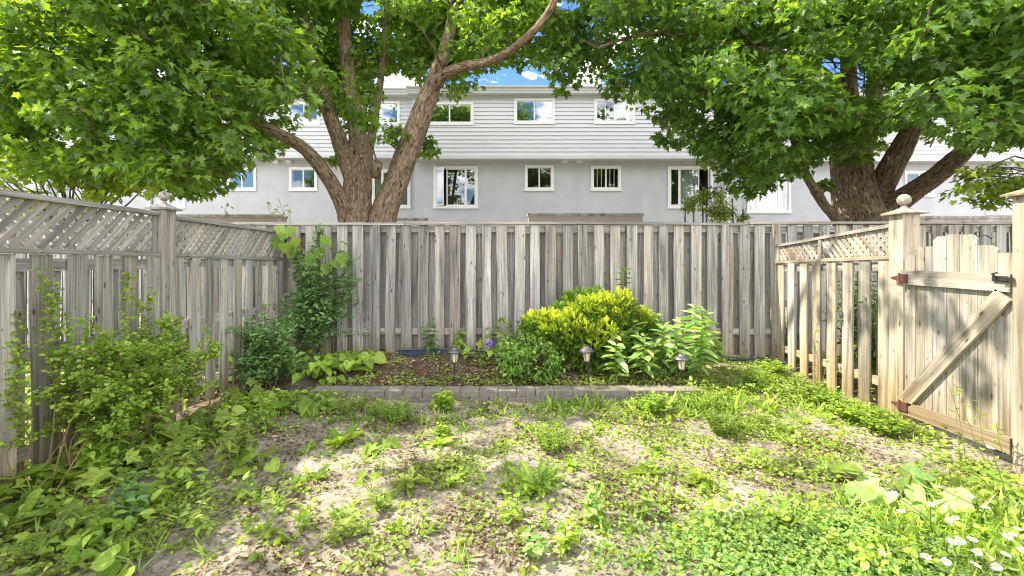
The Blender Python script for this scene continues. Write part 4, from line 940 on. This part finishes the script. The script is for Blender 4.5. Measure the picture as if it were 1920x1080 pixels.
t = thing('round_shrub', 'dense round mid green shrub in front of the golden evergreen', 'shrub', (P(993,700,5.35)[0],5.35,.15)); fo = Acc(); st = Acc(); c0 = P(993,676,5.35)
for k in range(70):
    d = rdir(1,.35)[0]; c = c0 + d*np.array([.40,.36,.30])*random.uniform(.55,1.0); c[2] = max(c[2], .15); clump(fo, None, c, .10, 42, .042, 'ovate', .9); tube(st, [(c0[0],c0[1],.12), (c0+c)/2-np.array([0,0,.05]), c], [.009,.006,.003], 4, 0, False, 2)
kid(fo, 'foliage', M['ever'], t); kid(st, 'stem', M['twig'], t)
# 11 milkweeds
mk = [(1170,600,6.1,'dark'),(1158,700,5.15,'milk'),(1205,690,5.25,'milk'),(1240,640,5.4,'milk'),(1300,590,5.5,'milk'),(1322,610,5.7,'milk'),(1195,640,5.5,'milk'),(1270,650,5.3,'milk'),(1145,660,5.4,'milk'),(1228,625,5.7,'milk'),(1282,625,5.7,'milk'),(1310,650,5.3,'milk'),(1180,628,5.6,'milk'),(1335,650,5.8,'milk')]
names = ['dark leafy stalk standing against the fence behind the golden evergreen','drooping pale stalk just right of the tilted lamp','low pale leafy stalk beside the tilted lamp plant','pale leafy stalk in the middle of the tall clump','tallest pale leafy stalk at right end of the bed','slender pale stalk at far right by the fence','pale stalk against the right flank of golden evergreen','short pale stalk left of the right lamp','pale stalk leaning over the tilted lamp','pale stalk at back of the tall clump','pale stalk behind the right lamp','pale stalk overhanging the right lamp','thin pale stalk behind the clump next to evergreen','outermost low pale stalk near the plastic edging']
tp_y = [505,648,630,612,577,585,605,615,625,590,600,600,600,625]
for (q, nm, ty) in zip(mk, names, tp_y):
    x_ = (q[0]-CX)/F*q[2]; b = np.array([x_, q[2], float(gh(x_, q[2]))]); tp = P(q[0]+random.uniform(-8,8), ty, q[2])
    stemmed('milkweed', nm, b, 1, 1, 0, .215 if q[3] == 'milk' else .16, M[q[3]], 'wide', .042, 2, .05, group='tall leafy stalks in the planting bed', tops=[(b, tp)])
# 12 along the fence
b = gz(-1.1,6.15); stemmed('seedling', 'slender vine like seedling climbing the back fence left of the first lamp', b, 5, .5, .16, .085, M['blue'], 'ovate', .06, 2)
b = gz(-.72,6.05); stemmed('seedling', 'yellow topped seedling at the fence right above the first lamp', b, 3, .45, .06, .13, M['yel'], 'ovate', .07, 2, -.3)
b = gz(.05,6.1); broad('raspberry_bush', 'arching leafy bramble between fence and round shrub', b, 42, .12, .62, .42, M['weed'], 'maple', 'shrub')
b = gz(-.35,6.0); broad('bramble_seedling', 'low broad leaved bramble at fence foot beside the purple flower', b, 20, .12, .3, .3, M['fresh'], 'maple')
t = thing('iris', 'single purple flower on a thin stem by the back fence', 'flower', gz(-.28,5.85)); st = Acc(); fo = Acc(); pf = P(918,645,5.85); tube(st, [gz(-.25,5.85), pf], [.004,.003], 5); kid(st, 'stem', M['stalk'], t)
leaves(fo, 'heart', np.tile(pf,(7,1)), rdir(7,.2), rdir(7), .06); kid(fo, 'petals', M['purple'], t)
fo = Acc(); st = Acc()
# 5/6/7 left border weeds
BL = [(590,765,10,.17,.16,.20,'fresh','broad leaved weed at the left end of the block edging'),(530,768,12,.18,.18,.22,'fresh','cluster of round leaves below the dark shrub'),(455,745,9,.15,.2,.2,'weed','round leaved weed at the foot of the far left fence panel'),
 (345,820,14,.17,.26,.26,'fresh','large lobed leaves below the left fence post'),(290,850,12,.17,.22,.24,'weed','broad leaves just below the arching shrub'),(140,880,10,.20,.22,.24,'fresh','large round leaves under the arching shrub'),
 (60,950,9,.21,.22,.2,'fresh','biggest round scalloped leaves near the left edge'),(70,1015,5,.2,.16,.16,'weed','single broad leaf plant at lower left edge'),(260,1075,6,.17,.14,.16,'fresh','broad pale leaves at bottom edge of photo left'),
 (700,842,5,.13,.06,.12,'yel','pale round leaf plant on bare soil left of centre'),(688,905,3,.12,.03,.05,'yel','lone yellow leaf plant on shaded soil'),(490,880,6,.15,.2,.14,'fresh','upright plant with lobed leaves beside the bare soil'),
 (1690,930,13,.17,.16,.26,'milk','large pale leaved clump on the soil near the daisies'),(1770,935,8,.15,.12,.16,'weed','dark broad leaves beside the pale clump'),(205,900,8,.14,.25,.2,'weed','mid green lobed weed among the left border'),(400,800,10,.13,.2,.2,'weed','round leaves at the fence foot between border weeds')]
for (px_, py_, n_, sz, H_, R_, m_, lb) in BL: broad('broadleaf_weed', lb, gpos(px_, py_), int(n_*1.5) if n_ > 6 else n_, sz, H_, R_, M[m_], 'heart' if random.random() < .7 else 'maple', group='broad leaved weeds')
SL = [(185,900,7,.42,.14,.085,'fresh','bushy upright weed in front of the arching shrub'),(440,890,6,.34,.12,.09,'weed','upright weed with red stems by the bare soil'),(245,985,6,.26,.12,.08,'blue','bluish green mint like weed at lower left'),
 (385,1010,5,.2,.12,.06,'weed','small leafy weed at edge of shaded soil, lower left'),(120,1040,6,.22,.14,.06,'weed','low leafy weed at lower left corner'),(330,910,8,.28,.16,.07,'weed','leafy weed in the middle of the left border'),(500,810,6,.3,.14,.07,'fresh','leafy weed below the dark shrub'),
 (960,975,4,.12,.08,.05,'yel','small yellow green seedling near the centre front'),(1120,985,5,.2,.08,.07,'milk','upright pale seedling with pointed leaves, right of centre front'),(1200,975,4,.16,.08,.07,'weed','low seedling pair with dark leaves near centre front'),(1000,1050,4,.16,.05,.07,'milk','seedling with tall leaves at the bottom centre'),
 (1060,1040,4,.14,.06,.07,'yel','yellow green seedling at bottom centre right'),(640,1010,5,.12,.08,.045,'weed','tiny bushy weed at bottom left of centre'),(715,960,4,.1,.06,.05,'weed','small weed on litter left of centre'),(30,880,6,.3,.15,.06,'fresh','leafy weed at left edge below the shrub')]
for (px_, py_, n_, H_, R_, sz, m_, lb) in SL: stemmed('leafy_weed', lb, gpos(px_, py_), n_, H_, R_, sz, M[m_], 'ovate' if sz > .055 else 'round', .04, 2, -.05, group='upright weeds')
# feathery mounds
ML = [(740,790,16,.20,.20,.035,'fresh','bright feathery mound at foot of the block edging, left'),(660,775,12,.16,.18,.035,'weed','low feathery weeds at left end of block edging'),(1355,815,22,.22,.20,.035,'yel','rounded yellow green feathery mound on the right side'),(1310,770,20,.2,.22,.035,'yel','yellow green mound at the right end of the block edging'),
 (1035,845,18,.18,.17,.03,'yel','small sunlit feathery mound in the middle of the yard'),(830,770,8,.18,.1,.06,'fresh','leafy sprout in front of the block edging centre'),(1220,775,12,.16,.2,.05,'yel','sunlit weeds before right half of the edging'),(1420,720,18,.16,.26,.04,'yel','yellow green mound in the right back of the yard'),
 (1240,715,12,.14,.16,.03,'ever','small dark mound behind the edging near the right lamp'),(700,782,8,.14,.1,.03,'fresh','little feathery tuft before left edging'),(830,825,8,.12,.06,.05,'yel','sunlit leafy tuft on bare soil left of centre'),
 (1600,790,22,.16,.2,.045,'yel','low leafy mound at the foot of the right slats'),(1540,757,18,.15,.2,.045,'fresh','green leafy mound near the middle of the right slatted fence'),(1660,815,18,.13,.18,.045,'yel','sprawling leafy mound beside the lower gate hinge'),(1450,700,16,.13,.22,.045,'yel','leafy mound in the right back corner of the yard')]
for (px_, py_, n_, H_, R_, sz, m_, lb) in ML: stemmed('weed_mound', lb, gpos(px_, py_), n_*2, H_, R_, sz, M[m_], 'wide' if sz < .045 else 'round', .018 if sz < .045 else .03, 2, .1, group='feathery weed mounds')
# rosettes
RL = [(770,905,16,.19,'tooth','weed','dandelion like rosette with tall toothed leaves on shaded soil'),(1005,915,24,.20,'tooth','fresh','largest toothed rosette in the centre of the yard'),(1218,890,13,.15,'wide','weed','rosette on the right of centre'),(1310,905,14,.16,'wide','weed','narrow leaved rosette on sunlit soil, right'),(825,835,14,.12,'wide','yel','pale rosette at left of the sunny soil'),
 (710,940,20,.14,'blade','grass','grassy tuft on shaded soil'),(640,832,16,.18,'wide','yel','long leaved rosette at the edge of left border'),(500,1000,10,.1,'tooth','weed','small rosette in the leaf litter'),(1420,790,10,.12,'wide','weed','rosette before the right mound'),(590,900,9,.12,'wide','fresh','small rosette near left shade edge')]
for (px_, py_, n_, sz, shp, m_, lb) in RL: rosette('rosette_weed', lb, gpos(px_, py_), n_, sz, M[m_], shp, group='rosette weeds on bare soil', up=.55)

# plants beyond the right fence
ss = []
b = np.array([4.3,5.0,.1]); stemmed('phlox_clump', 'tall green perennials seen between slats of the right fence', b, 70, 1.25, .75, .11, M['dark'], 'wide', .06, 2)
b = np.array([4.6,4.2,.1]); stemmed('phlox_clump', 'leafy perennials behind the gate side of the right fence', b, 30, .9, .4, .11, M['dark'], 'wide', .06, 2)

# daisies
def flower(t, c, nrm_, r=.0185):
    nrm_ = nrm(np.array(nrm_, float)); u = nrm(np.cross(nrm_, [0.3,1,0.1])); v = np.cross(nrm_, u); V = [c]; fs = []
    n = 15
    for k in range(n):
        th = k/n*2*math.pi + random.uniform(-.06,.06); rr_ = r*random.uniform(.88,1.08); dz = random.uniform(-.25,.05)*r
        for dt, q in ((-.07,.3),(-.17,.8),(0,1.0),(.17,.8),(.07,.3)): V.append(c + (u*math.cos(th+dt)+v*math.sin(th+dt))*rr_*q + nrm_*dz*q)
        fs.append(tuple(1+k*5+j for j in range(5)))
    a = Acc(); a.add(V, fs, rnd=.5); f = kid(a, 'flower', M['petal'], t)
    a = Acc(); R_ = np.stack([u, v, nrm_], 1); lathe(a, c, [(r*.34,.0),(r*.33,.12*r),(r*.2,.24*r),(0,.28*r)], 10, R_); sub(a, 'flower_center', M['yolk'], f, t, smooth=True)
def daisies(label, base, heads, nleaf, R_):
    t = thing('daisy_plant', label, 'daisies', base, 'white daisies at lower right'); st = Acc(); fo = Acc(); b = np.array(base, float)
    for (px_, py_, D_) in heads:
        c = P(px_, py_, D_); bb = b + np.array([random.uniform(-.4,.4)*R_, random.uniform(-.4,.4)*R_, 0]); tube(st, [bb, (bb+c)/2+RG.normal(0,.02,3), c - np.array([0,0,.004])], [.0035,.003,.0025], 5, 0, False, 4)
        flower(t, c, (random.uniform(-.5,.3), random.uniform(-.6,.1), 1))
    th = RG.random(nleaf)*6.28; r_ = R_*np.sqrt(RG.random(nleaf)); Pp = b + np.stack([np.cos(th)*r_, np.sin(th)*r_, RG.uniform(0,.03,nleaf)], 1)
    leaves(fo, 'blade', Pp[::2], rdir((nleaf+1)//2,.7,.4), rdir((nleaf+1)//2,.3), RG.uniform(.08,.17,(nleaf+1)//2)); k = nleaf*3//4
    leaves(fo, 'lance', Pp[:k], rdir(k,.7,.4), rdir(k,.6), RG.uniform(.05,.12,k))
    kid(st, 'stem', M['stalk'], t); kid(fo, 'foliage', M['weed'], t)
daisies('tall single daisy on a long stem in front of the gate', gpos(1885,1010), [(1857,838,2.35)], 30, .12)
daisies('three daisies in front of the pale broad leaved clump', gpos(1745,1000), [(1677,925,2.35),(1689,957,2.3),(1745,945,2.35)], 120, .2)
daisies('daisies in the grass midway up the right edge', gpos(1860,1000), [(1760,912,2.5),(1790,970,2.25),(1848,950,2.3),(1780,975,2.3),(1818,930,2.4),(1908,990,2.15)], 420, .32)
daisies('dense group of daisies in the bottom right corner', gpos(1840,1078), [(1800,1013,2.0),(1823,1010,1.98),(1832,1034,1.95),(1774,1052,1.9),(1830,1058,1.88),(1886,1038,1.92),(1736,1042,1.95),(1918,1032,1.95),(1786,1015,2.02),(1868,1062,1.85),(1655,1035,2.0),(1900,1000,2.1),(1890,1005,2.05)], 620, .42)
t = thing('dry_stalk', 'tall thin weed stalks leaning in front of the gate', 'plant', gpos(1800,870)); st = Acc(); fo = Acc()
for pts in ([(1800,870),(1795,800),(1785,700)],[(1812,880),(1800,790),(1776,715)],[(1860,885),(1830,830),(1790,720)],[(1855,870),(1838,800),(1833,745)],[(1880,850),(1872,820),(1868,790)]):
    pp = [P(x_, y_, 3.25) for x_, y_ in pts]; tube(st, pp, [.003,.0025,.0015], 4, 0, False, 4)
    for k in range(7): f = random.random(); q = pp[0]*(1-f)**2+2*pp[1]*f*(1-f)+pp[2]*f*f; leaves(fo, 'lance', [q], rdir(1,.3), rdir(1,.5), .05)
kid(st, 'stem', M['stalk'], t); kid(fo, 'foliage', M['weed'], t)
t = thing('dry_stalk', 'slender twiggy stalks against the right slatted fence', 'plant', gpos(1530,735)); st = Acc(); fo = Acc()
for pts in ([(1530,735),(1535,680),(1518,620)],[(1530,735),(1526,660),(1533,600)],[(1535,738),(1548,690),(1555,640)]):
    pp = [P(x_, y_, 5.1) for x_, y_ in pts]; tube(st, pp, [.004,.003,.002], 4, 0, False, 4)
    for k in range(8): f = random.random(); q = pp[0]*(1-f)**2+2*pp[1]*f*(1-f)+pp[2]*f*f; leaves(fo, 'ovate', [q], rdir(1,.3), rdir(1,.5), .045)
kid(st, 'stem', M['redstalk'], t); kid(fo, 'foliage', M['weed'], t)

# ------------------------------------------------------------------ ground cover (uncountable)
def noise2(x, y, s):
    return (np.sin(x*s*1.7+y*s*.9+1.3)+np.sin(-x*s*.8+y*s*1.9+4.1)+np.sin(x*s*2.9-y*s*2.3+.4)*.6+np.sin(x*s*4.7+y*s*5.1)*.4)/3.0
blobs = [  # x, y, radius, density: where the mats grow thick
 *[(*gpos(a_, b_)[:2], r, d) for a_, b_, r, d in [(100,900,.5,1),(250,860,.5,1),(60,1000,.4,1),(380,820,.4,1),(480,770,.4,1),(300,960,.35,.9),(180,1020,.35,.8),(560,760,.3,.8),(420,950,.25,.6),(620,770,.25,.8),
  (740,775,.22,.5),(900,780,.2,.3),(1050,780,.2,.35),(1180,780,.25,.6),(1300,760,.35,1),(1380,740,.4,1),(1450,720,.4,1),(1500,750,.35,1),(1580,770,.3,1),(1650,800,.3,1),(1720,820,.22,.8),(1560,720,.25,1),(1400,800,.3,.8),(1480,820,.3,.6),
  (1250,820,.3,.5),(1100,830,.25,.4),(960,840,.2,.3),(850,885,.20,1.2),(870,875,.16,1.2),(1000,920,.25,.5),(1150,900,.25,.5),(1250,880,.2,.5),(1440,880,.3,.6),(1550,880,.3,.6),(1380,1010,.25,1.1),(1480,1030,.32,1.5),(1600,1040,.32,1.5),(1700,1060,.25,1.3),(1550,980,.25,1.1),(1380,1060,.25,1.2),
  (1640,970,.2,.7),(1800,950,.3,1.1),(1880,930,.3,1.1),(1880,1040,.3,1.3),(1180,960,.2,.5),(1280,950,.22,.5),(1100,1000,.2,.4),(900,990,.2,.3),(640,1000,.18,.5),(700,1030,.2,.4),(1850,890,.2,.9),(1330,930,.2,.6)]]]
def cover(n, seed_area, dens, sizes, shape, mat_, name, label, cat, zr_=(.005,.05), up=.1, nn=.35, thr=.0):
    a = Acc(); x = RG.uniform(-3.15, 3.6, n); y = seed_area(n); d = dens(x, y); ok = RG.random(n) < d; x, y = x[ok], y[ok]; k = len(x)
    z = gh(x, y)+RG.uniform(*zr_, k); D = rdir(k, up, .4); Nn = nrm(np.array([0,-.1,1.0])+RG.normal(0,nn,(k,3)))
    leaves(a, shape, np.stack([x, y, z], 1), D, Nn, RG.uniform(*sizes, k)); o = a.build(name, M[mat_]); return tag(o, label, cat, kind='stuff')
def bl(x, y):
    d = np.zeros_like(x)
    for (cx_, cy_, r, w_) in blobs: d = np.maximum(d, w_*np.exp(-((x-cx_)**2+(y-cy_)**2)/(r*r)*1.3))
    return d
inbed = lambda x, y: (x > BX0) & (x < BX1) & (y > BY0-.02) & (y < BY0+.22)
def ybias(n): return 1.55 + (6.3-1.55)*RG.random(n)**1.15
def tuftd(x, y, s): return np.clip(noise2(x, y, s)*1.8-.25, 0, 1)
cover(330000, ybias, lambda x, y: np.clip(bl(x,y)*(.35+.65*(noise2(x,y,6)>-.1))*.52, 0, 1)*~inbed(x,y)*(y < 6.2), (.014,.033), 'round', 'weed', 'ground_cover', 'mats of small round leaved weeds creeping over the soil', 'ground cover', (.004,.055))
cover(120000, ybias, lambda x, y: np.clip((tuftd(x,y,9)*.26+tuftd(x+5,y,17)*.22)*(x > -2.4), 0, 1)*~inbed(x,y)*(.25+.75*sst(-1.5,.6,x)), (.014,.034), 'ovate', 'yel', 'ground_cover', 'sparse yellow green seedlings scattered across the sunny soil', 'ground cover', (.003,.03))
cover(80000, ybias, lambda x, y: np.clip(bl(x,y)*.5-.12, 0, .6)*(noise2(x,y,4) > 0)*~inbed(x,y)*(x > -1.4), (.03,.06), 'ovate', 'fresh', 'ground_cover', 'taller leafy undergrowth filling the borders', 'ground cover', (.03,.13), .2, .5)
cover(60000, ybias, lambda x, y: np.clip(bl(x,y)*.5-.1, 0, .6)*(noise2(x,y,4) > -.35)*(x < -1.4)*~inbed(x,y), (.035,.085), 'ovate', 'fresh', 'ground_cover', 'lush leafy undergrowth along the left fence', 'ground cover', (.03,.17), .2, .45)
# clover at lower right
cover(60000, lambda n: RG.uniform(1.6, 2.7, n), lambda x, y: np.clip(np.maximum(np.exp(-((x-1.55)/.62)**2-((y-2.22)/.30)**2)*1.5, np.exp(-((x+.35)/.22)**2-((y-3.0)/.0001)**2)), 0, .9), (.013,.024), 'round', 'clover', 'clover_patch', 'dense small leaved green clover in the lower right foreground', 'ground cover', (.02,.07), .1, .4)
# mulch-bed greens
cover(26000, lambda n: RG.uniform(5.05, 6.25, n), lambda x, y: np.clip(tuftd(x,y,7)*.55 + .6*np.exp(-((y-5.12)/.14)**2)*(noise2(x,y,8) > -.2) + .35*sst(.6,1.4,x), 0, .7)*(x > -2.2), (.02,.045), 'ovate', 'weed', 'ground_cover', 'small weeds sprouting through the mulch', 'ground cover', (.01,.07), .2)
# grass tufts
def tufts(n, fx, name, label, mat_='grass', L=(.04,.12), per=14):
    a = Acc()
    for _ in range(n):
        x, y = fx(); k = random.randint(per//2, per); b = np.array([x, y, float(gh(x, y))]); Pp = b + RG.normal(0,.015,(k,3))*np.array([1,1,0])
        leaves(a, 'blade', Pp, rdir(k, 1.1, .5), rdir(k, .2), RG.uniform(*L, k)*random.uniform(.7,1.2))
    return tag(a.build(name, M[mat_]), label, 'grass', kind='stuff')
def fr1():
    while True:
        x = random.uniform(-2.6,3.5); y = random.uniform(1.7,4.75)
        if random.random() < .12 + .5*(y > 4.2) + .5*(x > 2.2)*(y < 2.8): return x, y
tufts(280, fr1, 'grass', 'thin grass tufts dotted over the yard')
tufts(90, lambda: (random.uniform(2.0,3.3), random.uniform(1.7,2.9)), 'grass', 'longer grass around the daisies at lower right', 'grass', (.07,.15), 12)
tufts(70, lambda: (random.uniform(.3,3.0), random.uniform(4.35,4.78)), 'grass', 'sunlit grass along the foot of the block edging', 'grass', (.07,.18), 14)
# seedlings in little clumps
def seedlings(n, mat_, label, sz, H, xr, yr):
    a = Acc()
    x = RG.uniform(*xr, n*3); y = yr[0]+(yr[1]-yr[0])*RG.random(n*3)**1.1; ok = (RG.random(n*3) < .18+.82*np.clip(noise2(x, y, 5)+.35, 0, 1))*~inbed(x, y)*~((x > BX0)*(x < BX1)*(y > BY0)); x, y = x[ok][:n], y[ok][:n]
    for i in range(len(x)):
        k = random.randint(5, 14); r = random.uniform(.01, .05); h = random.uniform(.3, 1)*H
        Pp = np.array([x[i], y[i], float(gh(x[i], y[i]))]) + np.stack([RG.normal(0,r,k), RG.normal(0,r,k), RG.uniform(.15,1,k)*h], 1)
        leaves(a, random.choice(['ovate','wide','round']), Pp, rdir(k,.25,.6), nrm(np.array([0,-.1,1.0])+RG.normal(0,.45,(k,3))), RG.uniform(.6,1.2,k)*sz*random.uniform(.7,1.3))
    return tag(a.build('seedlings', M[mat_]), label, 'seedlings', kind='stuff')
seedlings(330, 'yel', 'pale seedlings sprouting all over the sunlit soil', .034, .05, (-1.7, 3.5), (1.6, 4.75))
seedlings(170, 'fresh', 'bright green sprouts among the weeds of the yard', .04, .07, (-3.0, 3.5), (1.6, 4.8))
# litter
def litter(n, fx, sizes, shape, name, label):
    a = Acc(); x, y = fx(n); k = len(x); z = gh(x, y)+RG.uniform(.003,.014,k)
    leaves(a, shape, np.stack([x,y,z],1), rdir(k,.0,.25), nrm(np.array([0,0,1.0])+RG.normal(0,.45,(k,3))), RG.uniform(*sizes,k)); return tag(a.build(name, M['litter']), label, 'litter', kind='stuff')
litter(9000, lambda n: (RG.uniform(-2.15,2.5,n), RG.uniform(5.03,6.35,n)), (.025,.07), 'chip', 'mulch', 'brown wood chips and dead leaves covering the bed')
def fl(n):
    x = RG.uniform(-3.1,3.5,n*3); y = 1.6+3.2*RG.random(n*3)**1.1; w_ = np.clip(noise2(x,y,3.3)*1.5+.15, 0.03, 1); ok = RG.random(n*3) < w_; return x[ok][:n], y[ok][:n]
litter(11000, fl, (.010,.035), 'ovate', 'leaf_litter', 'dry brown leaf scraps scattered on the soil')
litter(7500, fl, (.015,.07), 'chip', 'twig_litter', 'thin twigs and bits of bark strewn over the soil')
# pebbles and clods
a = Acc()
x, y = fl(1400)
for i in range(len(x)):
    r = random.uniform(.004,.014); c = np.array([x[i], y[i], float(gh(x[i], y[i]))]); V = c + np.array([(1,0,0),(0,1,0),(-1,0,0),(0,-1,0),(.7,.7,.2),(-.7,.7,.3),(0,0,.8),(.1,-.7,.5)])*r*RG.uniform(.7,1.2,(8,1)); a.add(V, [(0,4,6),(4,1,6),(1,5,6),(5,2,6),(2,3,7),(3,0,7),(0,6,7),(6,2,7)], rnd=0.0)
tag(a.build('soil_clods', M['soil'], smooth=True), 'small clods and pebbles on the bare soil', 'clods', kind='stuff')
# rough lawn in the neighbouring yards, seen through the fences
cover2 = Acc(); n = 26000
x = np.concatenate([RG.uniform(-9,-3.3,n//2), RG.uniform(3.8,10,n//2)]); y = RG.uniform(1.5,9,n); y_, z_ = y, gh(x, y)
leaves(cover2, 'ovate', np.stack([x,y,z_+RG.uniform(0,.06,n)],1), rdir(n,.3), nrm(np.array([0,0,1.0])+RG.normal(0,.5,(n,3))), RG.uniform(.05,.11,n)); tag(cover2.build('lawn', M['grass']), 'rough greenery in the neighbouring yards beyond the side fences', 'grass', kind='stuff')
